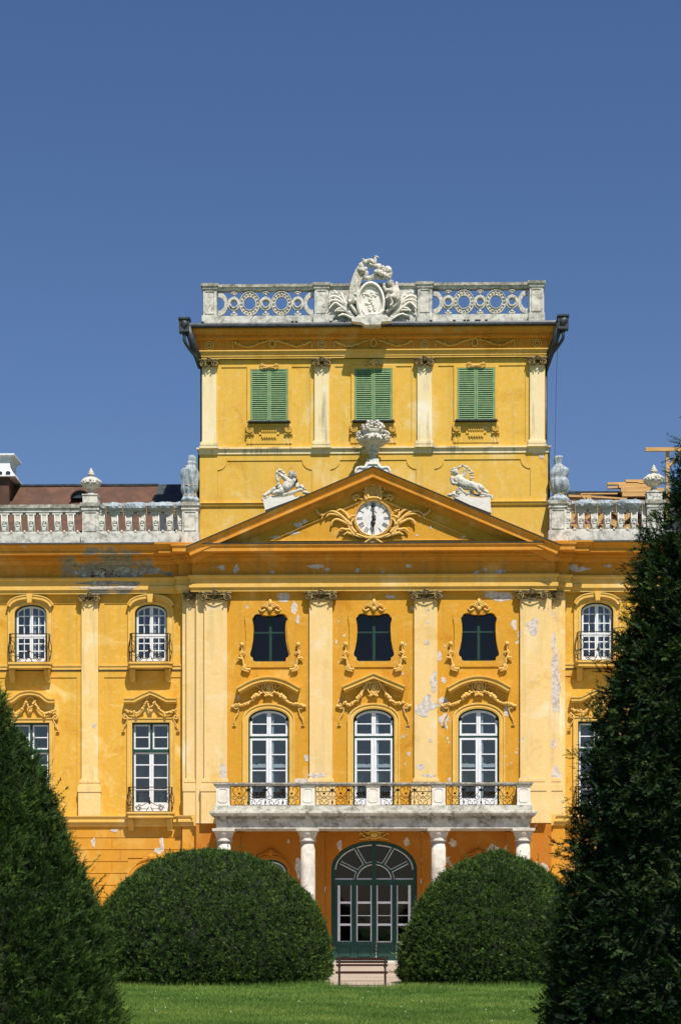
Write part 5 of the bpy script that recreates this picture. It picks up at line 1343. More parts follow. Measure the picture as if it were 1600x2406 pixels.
        g = MB(); pl = [L(300, 1040), L(420, 1020), L(480, 950), L(620, 1010), L(1000, 1060), L(1180, 1040), L(1240, 1030), L(1270, 1450), L(700, 1230)]
        g.prism([(p[0], p[2]) for p in pl], -.25, .35)
        g.build('plinth', 'clean', root)
putto(-1); putto(1)
# flower urn on the apex
yu = -.1; zu = Z(1097, yu)
root = tag(empty('flower_urn', (0, yu, zu)), 'white stone urn heaped with carved flowers on the peak of the clock pediment', 'urn')
F = lambda a, b, y=0: (X(800 + a / 9.8, yu), y, Z(970 + b / 9.8, yu) - zu)
q = MB()
q.prism([(F(a, b)[0], F(a, b)[2]) for a, b in ((610, 1080), (880, 1080), (890, 1150), (950, 1260), (1040, 1240), (1120, 1260), (1165, 1330), (1150, 1420), (745, 1300), (340, 1420), (325, 1340), (370, 1260), (470, 1240), (540, 1250), (590, 1160), (610, 1140))], -.2, .25)
q.xz([(F(a, b)[0], F(a, b)[2]) for a, b in ((360, 1380), (370, 1310), (440, 1275), (520, 1290), (590, 1280), (640, 1200), (850, 1200), (890, 1270), (960, 1300), (1060, 1275), (1120, 1310), (1130, 1370))], [(S(1), -.19), (S(1), -.24), (-S(1), -.24), (-S(1), -.19)])
q.build('scrolled_base', 'clean', root)
q = MB(); ux = F(745, 0)[0]
zz_ = lambda b: F(0, b)[2]
m_ = lambda a: a / 9.8 / 56
q.lathe(ux, 0, [(m_(85), zz_(1080)), (m_(95), zz_(1050)), (m_(60), zz_(1030)), (m_(60), zz_(990)), (m_(75), zz_(960)), (m_(115), zz_(940)), (m_(115), zz_(900)), (m_(95), zz_(885)), (m_(155), zz_(870)), (m_(165), zz_(800)), (m_(180), zz_(760)), (m_(260), zz_(740)), (m_(325), zz_(680)), (m_(345), zz_(630)), (m_(300), zz_(600)), (m_(250), zz_(560)), (m_(240), zz_(480)), (m_(290), zz_(430)), (m_(200), zz_(400))], 28)
q.build('bowl', 'marble', root)
q = MB(); rng = random.Random(31)
for k in range(150):
    t = rng.uniform(0, 2 * math.pi); u = rng.random()
    if k < 95:
        h = rng.uniform(210, 420); rr = m_(290) * math.sqrt(max(.05, 1 - ((420 - h) / 230) ** 2)) * rng.uniform(.6, 1)
    else: h = rng.uniform(560, 660); rr = m_(345)
    q.blob((ux + rr * math.cos(t), rr * math.sin(t), zz_(h)), m_(rng.uniform(22, 44)), 6, 4, 0, .6, rng)
for s in (-1, 1):
    for k in range(20): q.blob((ux + s * m_(rng.uniform(250, 370)), rng.uniform(-.15, .15), zz_(rng.uniform(430, 620))), m_(rng.uniform(22, 40)), 6, 4, 0, .6, rng)
    q.tube([(p[0], -.12, p[2]) for p in spiral(ux + s * m_(290), zz_(520), 0, m_(90), 1.4, math.pi / 2, -s, 16, .2)], m_(14), 6)
q.build('carved_flowers', 'marble', root)
# crest on the tower parapet
yc_ = yt - .05
G = lambda a, b, y=0: (X(760 + a / 6.533, yc_), y, Z(590 + b / 6.533, yc_) - zt_b)
root = tag(empty('crest_sculpture', (0, yc_, zt_b)), 'white stone coat of arms with crown, drapery and cherub rising above the tower balustrade', 'sculpture')
g_ = lambda a: a / 6.533 / 54
q = MB(); rng = random.Random(41)
sc_ = (G(725, 0)[0], G(0, 800)[2])
n = 30
egg = lambda k: [(sc_[0] + g_(185) * k * math.cos(2 * math.pi * i / n) * (1 - .06 * math.sin(2 * math.pi * i / n)), sc_[1] + g_(265) * k * math.sin(2 * math.pi * i / n)) for i in range(n)]
q.prism(egg(1.0), -.25, .1)
q.xz(egg(1.0)[::-1], [(g_(30), -.1), (g_(26), -.34), (0, -.38), (-g_(14), -.3), (-g_(14), -.2)], closed=True)
q.xz(egg(.82)[::-1], [(g_(7), -.24), (0, -.3), (-g_(7), -.24)], closed=True)
for k in range(26): q.blob((sc_[0] + rng.uniform(-1, 1) * g_(105), -.25, sc_[1] + rng.uniform(-1, 1) * g_(150)), (g_(rng.uniform(14, 34)), .05, g_(rng.uniform(10, 26))), 6, 4, 0, .5, rng)
q.tube(curve([G(600, 1050, -.3), G(700, 1010, -.36), (G(840, 1000, -.36)), G(925, 930, -.3)], 5), g_(22), 6); q.tube(curve([G(560, 850, -.3), G(570, 980, -.32), G(610, 1060, -.3)], 5), g_(20), 6)
q.tube(curve([G(640, 1060, -.3), G(780, 1040, -.33), G(900, 1010, -.3)], 5), g_(14), 6)
q.build('shield', 'clean', root)
q = MB()       # sill hanging over the gutter
q.prism([(G(a, b)[0], G(a, b)[2]) for a, b in ((440, 1085), (1050, 1085), (1045, 1140), (900, 1150), (870, 1195), (640, 1195), (590, 1160), (440, 1140))], -.64, .1); q.prism([(G(a, b)[0], G(a, b)[2]) for a, b in ((470, 1085), (1010, 1085), (960, 1030), (540, 1030))], -.5, .1); q.build('sill', 'stone', root)
q = MB()       # drapery and bird-like finial on the left
for pts, r0, r1 in (([(395, 790), (410, 700), (425, 600), (440, 520), (490, 380), (550, 270), (620, 230)], 22, 26), ([(435, 800), (455, 700), (455, 600), (480, 500), (515, 380), (575, 290)], 26, 28), ([(480, 790), (490, 680), (500, 560), (540, 430), (590, 330)], 24, 30),
                    ([(380, 780), (430, 800), (500, 790)], 24, 24), ([(520, 700), (525, 600), (560, 480), (600, 410)], 20, 24), ([(430, 790), (450, 700), (500, 620), (530, 560)], 30, 18), ([(400, 640), (440, 600), (500, 600)], 16, 14), ([(430, 520), (480, 500), (540, 520)], 18, 14), ([(470, 420), (510, 440), (560, 430)], 18, 16), ([(520, 330), (560, 350), (600, 340)], 20, 18),
                    ([(560, 250), (620, 210), (690, 175), (740, 175), (770, 215)], 34, 30), ([(590, 330), (640, 340), (650, 390), (610, 410)], 40, 30), ([(620, 420), (700, 440), (760, 420), (810, 400), (880, 420), (960, 440)], 34, 30),
                    ([(700, 260), (770, 230), (800, 250)], 22, 26), ([(785, 215), (795, 160), (790, 115)], 22, 15), ([(790, 108), (820, 108), (850, 120)], 17, 7), ([(605, 215), (612, 180), (608, 155)], 14, 10), ([(600, 1000), (500, 950), (440, 880), (400, 830)], 30, 20), ([(490, 700), (520, 660), (530, 620)], 34, 20)):
    c = curve([G(a, b, -.2) for a, b in pts], 5); q.tube(c, g_(r0 * 1.25), 8, 0, g_(r1 * 1.2), .9)
for a, b, r_q in ((640, 200, 34), (700, 180, 34), (740, 190, 26), (590, 260, 40), (600, 320, 44), (560, 300, 36), (650, 300, 26), (720, 240, 24), (608, 155, 12), (800, 250, 24), (850, 430, 26), (880, 440, 24), (400, 800, 30), (500, 790, 30)):
    q.blob(G(a, b, -.25), g_(r_q * 1.25), 8, 5, 0, .4, rng)
q.build('drapery', 'marble', root)
q = MB()       # crown
ccx, ccz = G(900, 330)[0], G(0, 330)[2]
q.tube([G(785, 355, -.3), G(870, 375, -.38), G(940, 410, -.36), G(1000, 440, -.25)], g_(24), 8)
for a, b, r_q in ((845, 262, 60), (985, 305, 64), (915, 330, 50)): q.blob(G(a, b, -.12), (g_(r_q), g_(50), g_(r_q)), 12, 8, 0, .06, rng)
for a, b, r_q in ((805, 330, 30), (855, 335, 34), (900, 350, 34), (945, 385, 34), (990, 400, 34), (915, 270, 26), (920, 300, 26), (1020, 380, 24), (1010, 430, 24)): q.blob(G(a, b, -.2), g_(r_q), 8, 6, 0, .3, rng)
for a, b in ((840, 322), (888, 332), (936, 356)): q.blob(G(a, b, -.42), g_(9), 6, 4)
q.tube(curve([G(1030, 300, -.1), G(1042, 350, -.1), G(1020, 440, -.1), (G(1030, 480, -.1))], 4), g_(16), 6)
q.build('crown', 'marble', root)
L = G
j = dict(pel=L(1130, 760, -.25), waist=L(1110, 690, -.28), chest=L(1090, 630, -.28), neck=L(1065, 580, -.3), head0=L(1045, 565, -.34), head=L(1030, 535, -.34), top=L(1025, 505, -.3),
         shL=L(1020, 640, -.32), elL=L(950, 640, -.36), wrL=L(925, 580, -.36), haL=L(930, 530, -.36), shR=L(1120, 600, -.2), elR=L(1125, 550, -.2), wrR=L(1120, 510, -.2), haR=L(1115, 490, -.2),
         hiL=L(1080, 750, -.38), knL=L(1010, 745, -.45), anL=L(1060, 850, -.4), toL=L(1020, 890, -.44), hiR=L(1150, 800, -.2), knR=L(1100, 860, -.25), anR=L(1010, 930, -.25), toR=L(960, 960, -.25))
body(j, .8, 'marble', root); face_hair(root, L(1030, 535, -.34), .8, (-.5, -1, -.2), 'marble')
q = MB()
for s in (1, -1):
    for pts in ([(450, 1010), (380, 900), (290, 800), (190, 760), (110, 770), (85, 800)], [(430, 980), (350, 850), (260, 740), (170, 700), (100, 720), (90, 750)], [(460, 1040), (400, 960), (320, 890), (230, 890), (170, 940)], [(440, 1000), (360, 930), (280, 860), (190, 800), (130, 840), (80, 900)],
                [(330, 820), (310, 740), (280, 680), (270, 640)], [(470, 1060), (390, 1010), (310, 980), (230, 1000)], [(400, 960), (340, 880), (300, 800), (300, 770)], [(330, 840), (380, 800), (450, 830), (500, 900)], [(500, 1050), (430, 980), (380, 930), (320, 920), (200, 920)]):
        P_ = [G(a if s > 0 else 1510 - a, b, -.12) for a, b in pts]; c = curve(P_, 5); nn = len(c)
        q.tube(c, [g_(22) * (1 - .6 * i / nn) + g_(3) for i in range(nn)], 6)
    for a, b in ((180, 640), (170, 620), (280, 660), (300, 690), (240, 1000), (290, 975), (340, 985), (150, 650), (205, 650), (260, 700)): q.blob(G(a if s > 0 else 1510 - a, b, -.1), g_(20), 6, 4, 0, .4, rng)
q.build('acanthus_sprays', 'clean', root)
# urn finials on the wing balustrade
def finial(px, lab, bd):
    y = yw + .15; zb = zw_c + .05
    root = tag(empty('stone_urn', (X(px, y), y, zb)), lab, 'urn', 'stone urns on the roof balustrade')
    h = lambda b: Z(b, y) - Z(1184, y)
    q = MB(); q.box(-S(17.5), S(17.5), -.3, .3, 0, h(1166)); q.box(-S(19), S(19), -.33, .33, h(1166), h(1163.5)); q.build('plinth', 'stone', root)
    q = MB(); q.lathe(0, 0, [(S(12), h(1163.5)), (S(13), h(1161)), (S(8), h(1157)), (S(6), h(1152)), (S(9), h(1149)), (S(17), h(1146.5)), (S(22), h(1141)), (S(23.5), h(1135)), (S(21), h(1129)), (S(14), h(1124)), (S(9), h(1121.5)), (S(6), h(1119)), (S(5), h(1117)), (S(10), h(1115)), (S(9), h(1113)), (S(4.5), h(1111.5)), (S(7), h(1109)), (S(5), h(1107)), (S(3), h(1104)), (S(3.5), h(1102)), (.01, h(1099))], 24, wob=.05)
    rng = random.Random(5)
    for k in range(34): t = 2 * math.pi * k / 34; q.blob((S(22.5) * math.cos(t), S(22.5) * math.sin(t), h(1134) + rng.uniform(-.06, .06)), S(2.8), 6, 4, 0, .5, rng)
    for k in range(16): t = 2 * math.pi * k / 16; q.tube(curve([(S(12) * math.cos(t), S(12) * math.sin(t), h(1122.5)), (S(20) * math.cos(t), S(20) * math.sin(t), h(1128)), (S(23) * math.cos(t), S(23) * math.sin(t), h(1134))], 2), S(1.5), 5)
    q.build('vessel', 'marble', root)
finial(214, 'bulbous stone urn with a pointed lid standing in front of the brown metal roof', 0)
finial(1536, 'bulbous stone urn with a pointed lid beside the stacked pine beams', 0)
# wrapped statues
def wrapped(px, lab, prof, seed, top):
    y = yw + .15
    root = tag(empty('wrapped_statue', (X(px, y), y, zw_c + .05)), lab, 'statue', 'statues wrapped in plastic')
    h = lambda b: Z(b, y) - Z(1184, y) if seed == 1 else Z(b, y) - Z(1176, y)
    q = MB(); n = 44; P_ = [(S(r_q), h(b), S(dx)) for r_q, b, dx in prof]
    fine = curve([(a, c, b) for a, b, c in P_], 6); vs = []
    for v in fine:
        for k in range(n):
            t = 2 * math.pi * k / n
            f = 1 + .26 * mnoise.noise(Vector((math.cos(t) * 1.6 + seed * 9, math.sin(t) * 1.6, v.z * 2.4))) + .22 * abs(mnoise.noise(Vector((math.cos(t) * 6 + seed, math.sin(t) * 6, v.z * 1.2)))) - .03 * math.sin(9 * t + 4 * v.z)
            vs.append((v.y + v.x * f * math.cos(t), v.x * f * math.sin(t) * .8, v.z))
    m = len(fine); q.add(vs, [(i * n + k, i * n + (k + 1) % n, (i + 1) * n + (k + 1) % n, (i + 1) * n + k) for i in range(m - 1) for k in range(n)] + [[(m - 1) * n + k for k in range(n)]], 0, False)
    q.build('plastic_wrapping', 'plastic', root)
    q = MB()
    for b, rr, dx in top:
        q.tube([(S(dx) + S(rr) * math.cos(t), S(rr) * math.sin(t) * .85, h(b) + .04 * math.sin(t * 2 + seed)) for t in [2 * math.pi * i / 16 for i in range(17)]], .014, 4)
    q.build('rope', 'wood', root)
wrapped(446, 'statue bound in grey plastic sheet with a small round top, beside the brown roof', [(17, 1184, 0), (21, 1176, 0), (17, 1168, 0), (16, 1160, 0), (19, 1150, 0), (19.5, 1135, 0), (20.5, 1118, 0), (19, 1106, 0), (14, 1099, 1), (12, 1094, 2), (12, 1088, 3), (9, 1085, 4), (8.5, 1078, 5), (7, 1072, 5), (2, 1069, 5)], 1, [(1166, 17.5, 0), (1098, 13.5, 1), (1142, 19.8, 0)])
wrapped(1314, 'lumpy statue bound in grey plastic sheet with a knotted top, beside the pine planks', [(22, 1176, 2), (22, 1170, 1), (16, 1163, 0), (14, 1158, 1), (20, 1150, 1), (23, 1140, 1), (22, 1128, 1), (18, 1120, 0), (20, 1110, 2), (19, 1100, 3), (13, 1094, 0), (8.5, 1089, -2), (9, 1080, -2), (10, 1073, -1), (8, 1069, -1)], 2, [(1158, 15, 1), (1119, 18.5, 0), (1093, 11.5, 0)])
# plastic sheet round the rails
def sheetwrap(pa, pb, lab, ties):
    x0, x1 = X(pa, yw), X(pb, yw); q = MB(); n = 16; M_ = 90; vs = []; zc = Z(1187.5, yw)
    for i in range(M_ + 1):
        x = x0 + (x1 - x0) * i / M_; e = 1.0
        for t_ in ties: e = min(e, .78 + .22 * min(1, abs(x - X(t_, yw)) / .25))
        for k in range(n):
            t = 2 * math.pi * k / n
            f = e * (1 + .16 * mnoise.noise(Vector((x * 3.2, math.cos(t) * 1.6 + pa, math.sin(t) * 1.6))) + .1 * mnoise.noise(Vector((x * 9 + 4 * math.sin(t), math.cos(t) * 3, pa))))
            vs.append((x, yw + .17 + .36 * f * math.cos(t), zc + S(12.5) * f * math.sin(t)))
    q.add(vs, [(i * n + k, i * n + (k + 1) % n, (i + 1) * n + (k + 1) % n, (i + 1) * n + k) for i in range(M_) for k in range(n)], 0, False)
    root = tag(empty('plastic_sheet', (0, 0, 0)), lab, 'plastic sheet', 'plastic sheets round the roof railing')
    q.build('sheet', 'plastic', root); q = MB()
    for t_ in ties:
        x = X(t_, yw); q.tube([(x, yw + .17 + .33 * math.cos(t), zc + S(11) * math.sin(t)) for t in [2 * math.pi * k / 12 for k in range(13)]], .016, 4); q.tube([(x, yw - .18, zc - .1), (x + .02, yw - .14, zc - .45)], .012, 4)
    q.build('tie', 'wood', root)
sheetwrap(242, 424, 'grey plastic sheet tied round the stone rail in front of the brown roof', (250, 290, 345, 410))
sheetwrap(1343, 1514, 'grey plastic sheet tied round the stone rail in front of the pine timber', (1350, 1402, 1446, 1508))

# timber on the right-hand roof
mb = MB(); yl = 2.6
mb.box(X(1300, 3.4), 24, 3.3, 9, zr0 - .4, Z(1155, 3.4, 1400)); 
o = mb.build('unfinished_roof', 'lead', P)
def beam(x0, z0, x1, z1, th, y, dep, lab, nm='pine_plank'):
    cx, cz = (X(x0, y) + X(x1, y)) / 2, (Z(z0, y, 1430) + Z(z1, y, 1430)) / 2
    L_ = math.hypot(X(x1, y) - X(x0, y), Z(z1, y, 1430) - Z(z0, y, 1430)); a = math.atan2(Z(z1, y, 1430) - Z(z0, y, 1430), X(x1, y) - X(x0, y))
    q = MB(); h = S(th) / 2; q.box(-L_ / 2, L_ / 2, 0, dep, -h, h); o = q.build(nm, 'wood'); o.location = (cx, y, cz); o.rotation_euler = (0, -a, 0)
    tag(o, lab, 'timber', 'pine timber stacked on the roof'); return o
beam(1427, 1135.5, 1500, 1135.5, 5.5, 2.9, .2, 'thin pine plank jutting out at the upper end of the timber stack')
beam(1470, 1131, 1535, 1131, 8.5, 2.9, .3, 'topmost pine beam of the stack beside the right stone urn')
beam(1454, 1141.5, 1530, 1141.5, 9.0, 2.6, .3, 'broad pine beam second from the top of the timber stack')
beam(1459, 1151, 1560, 1151, 9.3, 2.5, .3, 'longest pale pine beam in the middle of the timber stack')
beam(1462, 1161.5, 1545, 1161.5, 9.8, 2.4, .3, 'knotty pine beam lying at the bottom of the timber stack')
beam(1428, 1145, 1462, 1144, 5, 2.9, .2, 'short pine offcut under the jutting plank of the timber stack')
beam(1366, 1159.5, 1451, 1159.5, 2.6, 2.2, .15, 'thin pale pine lath lying flat beside the timber stack')
beam(1336, 1164, 1380, 1166, 5, 2.0, .2, 'pine plank nearest the wrapped statue, lying behind the railing')
beam(1390, 1166, 1473, 1172, 4, 1.9, .15, 'pine plank sloping gently down towards the timber stack')
beam(1364, 1161, 1378, 1175, 3, 1.8, .12, 'short diagonal pine brace behind the plastic-wrapped rail')
beam(1344, 1170, 1362, 1171, 12, 2.1, .2, 'upright pine board end above the plastic-wrapped rail')
beam(1378, 1172, 1390, 1172, 18, 2.1, .2, 'second upright pine board end above the plastic-wrapped rail')
for k, (a, b, c, d, t) in enumerate([(1340, 1225, 1360, 1180, 10), (1375, 1218, 1420, 1190, 7), (1396, 1240, 1420, 1200, 12), (1428, 1190, 1460, 1215, 8), (1440, 1235, 1462, 1205, 16), (1463, 1225, 1485, 1200, 12), (1340, 1237, 1500, 1238, 12), (1480, 1185, 1500, 1240, 6)]):
    beam(a, b, c, d, t, 1.6 + .1 * k, .12, ['leaning pine board seen through the first gap of the balustrade', 'slanting pine rafter in the second gap of the right balustrade', 'leaning pine board in the third gap of the right balustrade', 'falling pine rafter in the fourth gap of the right balustrade', 'wide pine board low in the fourth gap of the right balustrade', 'short pine board in the fifth gap of the right balustrade', 'long pine wall plate low behind the right balustrade', 'steep pine strut in the last gap of the right balustrade'][k])
mb = MB(); mb.box(X(1336, 2.6), X(1560, 2.6), 3.2, 3.28, zr0 - .3, Z(1170, 2.6)); mb.build('timber_backing', 'oldbrick', P)
q = empty('timber_gallows', (X(1569, 3), 3.0, Z(1180, 3)))
tag(q, 'T-shaped pine post and crossbar standing above the right-hand roof against the sky', 'timber frame')
a = MB(); a.box(-S(4), S(4), 0, .14, -1.0, Z(1056, 3, 1560) - Z(1180, 3)); a.build('post', 'wood', q)
a = MB(); a.box(X(1516, 3) - X(1569, 3), X(1640, 3) - X(1569, 3), -.14, 0, Z(1061, 3, 1560) - Z(1180, 3), Z(1052.5, 3, 1560) - Z(1180, 3)); a.build('crossbar', 'wood', q)
a = MB(); a.tube([(S(4), .05, Z(1100, 3) - Z(1180, 3)), (S(34), .05, Z(1064, 3) - Z(1180, 3))], .06, 4); a.build('brace', 'wood', q)

# ------------------------------------------------------------------ bench
yb_ = -80 + 49.9; s_b = (yb_ + 80) / FPX
bx = (X(797, yb_) + X(905, yb_)) / 2; hb = (X(905, yb_) - X(797, yb_)) / 2
root = tag(empty('park_bench', (bx, yb_, 0)), 'dark slatted park bench on the pale gravel between the two clipped yew domes', 'bench')
for zc, h in ((.70, .062), (.618, .062), (.535, .055)): 
    q = MB(); q.box(-hb - .09, hb + .07, .22 + (.7 - zc) * -.2, .245 + (.7 - zc) * -.2, zc - h / 2, zc + h / 2); q.build('back_slat', 'bench', root)
for k in range(4): q = MB(); q.box(-hb - .09, hb + .07, -.2 + k * .1, -.115 + k * .1, .32, .375); q.build('seat_slat', 'bench', root)
for s in (-1, 1):
    q = MB(); x = s * hb
    q.tube(curve([(x, .1, 0), (x, .1, .3), (x, .16, .45), (x, .25, .8)], 5), .028, 6); q.tube(curve([(x, -.2, 0), (x, -.16, .2), (x, -.18, .35), (x, .1, .35)], 5), .02, 6)
    q.tube(spiral(x, .5, .2, .05, 1.2, 0, 1, 12, .3), .014, 5); q.build('bench_leg', 'iron', root)
q = MB(); q.tube([(-hb, .1, .12), (hb, .1, .12)], .005, 5); q.build('stretcher', 'iron', root)

# ------------------------------------------------------------------ plants
def np_mesh(name, V, tone, mat, parent=None, loc=(0, 0, 0), per=3, mats2=None, midx=None):
    n = len(V); me = bpy.data.meshes.new(name); me.vertices.add(n); me.vertices.foreach_set('co', V.astype(np.float32).ravel())
    nf = n // per; me.loops.add(n); me.loops.foreach_set('vertex_index', np.arange(n, dtype=np.int32))
    me.polygons.add(nf); me.polygons.foreach_set('loop_start', np.arange(0, n, per, dtype=np.int32))
    try: me.polygons.foreach_set('loop_total', np.full(nf, per, dtype=np.int32))
    except Exception: pass
    me.materials.append(MT[mat])
    if mats2: me.materials.append(MT[mats2]); me.polygons.foreach_set('material_index', midx.astype(np.int32))
    me.update(calc_edges=True); a = me.attributes.new('tone', 'FLOAT', 'POINT'); a.data.foreach_set('value', tone.astype(np.float32))
    o = bpy.data.objects.new(name, me); COL.objects.link(o); o.location = loc
    if parent: o.parent = parent
    return o
def nrm(a): return a / np.maximum(np.linalg.norm(a, axis=-1, keepdims=True), 1e-9)
def vnoise(th, z, seed, f=1.0):
    r = np.random.RandomState(seed); out = np.zeros_like(th)
    for k in range(14):
        a = r.randint(1, 9) * 1.0; b = r.uniform(1.5, 7) * f; p = r.uniform(0, 6.28, 2)
        out += np.sin(a * th + p[0] + 1.5 * np.sin(b * .5 * z)) * np.sin(b * z + p[1]) / 7
    return out
def foliage(name, prof, N, Ls, K, nl, nw, mat, parent, seed, upb=.3, outb=1.0, rnd=.5, lump=.06, sink=.12, side_h=.0, tone_b=.5, shoots=0, inset=0, clump=None):
    rs = np.random.RandomState(seed)
    zp = np.array([p[1] for p in prof]); rp = np.array([p[0] for p in prof]); o_ = np.argsort(zp); zp, rp = zp[o_], rp[o_]
    zz = np.linspace(zp[0], zp[-1], 400); rr = np.interp(zz, zp, rp)
    ds = np.sqrt(np.gradient(zz) ** 2 + np.gradient(rr) ** 2); wgt = (rr + .04) * ds; cdf = np.cumsum(wgt) / wgt.sum()
    z = np.interp(rs.rand(N), cdf, zz); th = rs.rand(N) * 2 * np.pi
    r = np.interp(z, zp, rp); dr = np.interp(z + .02, zp, rp) - np.interp(z - .02, zp, rp)
    nz = -dr / .04; nn = nrm(np.stack([np.cos(th), np.sin(th), np.clip(nz, -1, 6)], 1))
    l = vnoise(th, z, seed + 1) * lump
    inn = rs.rand(N) ** 2 * sink
    p = np.stack([r * np.cos(th), r * np.sin(th), z], 1) + nn * (l - inn - inset)[:, None]
    ax = nrm(nn * outb + np.array([0, 0, upb]) + rs.normal(0, rnd, (N, 3)))
    tc = 0
    if clump:       # gather the sprays into flat feathery fronds
        M, Lc, Wc = clump; p0z = p[:M, 2].copy(); g = rs.randint(0, M, N); tq = rs.rand(N) ** .8; q = rs.uniform(-1, 1, N)
        tang = nrm(np.stack([-np.sin(th), np.cos(th), np.zeros(N)], 1))
        am = nrm(nn[:M] * .55 + tang[:M] * rs.normal(0, .8 if upb > .05 else 1.1, M)[:, None] + np.array([0, 0, upb]) + rs.normal(0, .25, (M, 3)) * np.array([1, 1, 1 if upb > .05 else .7]))
        sm = nrm(np.cross(am, nn[:M])) ; lc = Lc * rs.uniform(.6, 1.3, M)
        pm = p[:M] - nn[:M] * Lc * .25
        p = pm[g] + am[g] * (tq * lc[g])[:, None] + sm[g] * (q * Wc * (1.1 - tq))[:, None] + rs.normal(0, Lc * .05, (N, 3))
        ax = nrm(am[g] + sm[g] * (q * .8)[:, None] + rs.normal(0, .25, (N, 3))); nn = nn[:M][g]; l = l[:M][g]; inn = inn[:M][g]
        tc = (rs.normal(0, .13, M) + .1 * vnoise(th[:M], p0z, seed + 5, .6))[g] + .22 * (tq - .5)
    L = rs.uniform(Ls[0], Ls[1], N)
    if shoots: p[:shoots] += nn[:shoots] * (inn[:shoots] + .02)[:, None]; L[:shoots] *= 2.4; ax[:shoots] = nrm(nn[:shoots] + np.array([0, 0, upb]) + rs.normal(0, .18, (shoots, 3)))
    sd = np.cross(ax, rs.normal(0, 1, (N, 3)) * (1 - side_h) + np.array([0, 0, 1.0]) * side_h * 2); sd = nrm(sd)
    nv = np.cross(ax, sd)
    tone = np.clip(rs.normal(tone_b, .16, N) + l / max(lump, .01) * .06 + tc, 0, 1)
    V = []; T = []
    for k in range(K):
        t = (k + .3) / K; sg = 1 if k % 2 else -1
        base = p + ax * (L * t)[:, None]
        d = nrm(ax * .75 + sd * sg * (.75 if k < K - 1 else .1) + rs.normal(0, .22, (N, 3)))
        ln = rs.uniform(.7, 1.2, N) * nl * (1 - .45 * t)
        wv = nrm(np.cross(d, nv + rs.normal(0, .3, (N, 3)))) * nw
        V.append(np.stack([base - wv, base + wv, base + d * ln[:, None]], 1)); T.append(np.stack([tone - .05, tone - .05, np.clip(tone + .12, 0, 1)], 1))
    wv = nrm(np.cross(ax, nv)) * .0035; V.append(np.stack([p - wv, p + wv, p + ax * L[:, None]], 1)); T.append(np.stack([tone * .6] * 3, 1))
    if shoots:      # long shoots carry more needles
        q = slice(0, shoots)
        for k in range(14):
            t = .25 + .75 * rs.rand(shoots); d = nrm(ax[q] * .8 + rs.normal(0, .5, (shoots, 3))); base = p[q] + ax[q] * (L[q] * t)[:, None]; wv = nrm(np.cross(d, nv[q])) * nw
            V.append(np.stack([base - wv, base + wv, base + d * nl * 1.2], 1)); T.append(np.stack([tone[q] + .1] * 3, 1))
    V = np.concatenate(V, 0).reshape(-1, 3); T = np.concatenate(T, 0).reshape(-1)
    # opaque body filling the crown, coloured dark as its deep inner shade
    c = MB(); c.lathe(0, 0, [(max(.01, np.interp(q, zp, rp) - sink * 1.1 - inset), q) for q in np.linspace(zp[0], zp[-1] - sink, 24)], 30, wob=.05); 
    return V, T, c
def tree(name, cpx, d, profpx, lab, cat, group, mat, seed, **kw):
    y = -80 + d; s = d / FPX
    x = X(cpx, y)
    prof = [(r * s, EYE + (HOR - py) * s) for r, py in profpx]
    z0 = min(p[1] for p in prof)
    if z0 > .05: prof.append((max(p[0] for p in prof[-2:]) * .97, .02))
    prof = [(a, max(b, .02)) for a, b in prof]
    root = tag(empty(name, (x, y, 0)), lab, cat, group)
    V, T, core = foliage('crown', prof, kw.pop('N'), kw.pop('Ls'), kw.pop('K'), kw.pop('nl'), kw.pop('nw'), mat, root, seed, **kw)
    np_mesh('crown', V, T, mat, root)
    core.build('dark_core', 'core', root)
    t = MB(); H = max(p[1] for p in prof); t.lathe(0, 0, [(.16, -.05), (.12, .4), (.08, H * .6), (.02, H * .9)], 10); t.build('trunk', 'bark', root)
    return root
gD = 'clipped yew domes on the lawn'
tree('clipped_yew', 493, 52, [(0, 1997), (30, 1999), (62, 2003), (100, 2012), (148, 2033), (203, 2073), (243, 2118), (269, 2166), (285, 2211), (290, 2250), (287, 2290), (274, 2318)], 'widest clipped yew dome, with a flattened top, left of the bench', 'yew bush', gD, 'yew', 3,
     N=88000, Ls=(.04, .12), K=5, nl=.05, nw=.0085, upb=.35, rnd=.6, lump=.06, sink=.16, inset=.05, shoots=200, clump=(17000, .10, .04))
tree('clipped_yew', 1168, 52, [(0, 2000), (22, 2004), (50, 2015), (82, 2027), (105, 2040), (131, 2060), (153, 2082), (178, 2114), (200, 2150), (219, 2197), (231, 2245), (234, 2283), (224, 2318)], 'narrower, more pointed clipped yew bush, partly behind the big dark conifer', 'yew bush', gD, 'yew', 4,
     N=76000, Ls=(.04, .12), K=5, nl=.05, nw=.0085, upb=.35, rnd=.6, lump=.06, sink=.16, inset=.05, shoots=180, clump=(14500, .10, .04))
tree('yew_tree', -52, 27, [(0, 1545), (16, 1560), (46, 1622), (60, 1646), (84, 1696), (112, 1744), (146, 1796), (174, 1856), (194, 1916), (219, 1976), (244, 2046), (276, 2114), (298, 2184), (318, 2264), (328, 2344), (343, 2406), (350, 2440)], 'dark green cone-shaped yew tree filling the lower corner beside the wing windows', 'yew tree', 'cone-shaped yew trees framing the view', 'yewl', 5,
     N=80000, Ls=(.07, .16), K=7, nl=.045, nw=.007, upb=.75, rnd=.55, lump=.08, sink=.2, tone_b=.45, shoots=260, inset=.08, clump=(10000, .18, .06))
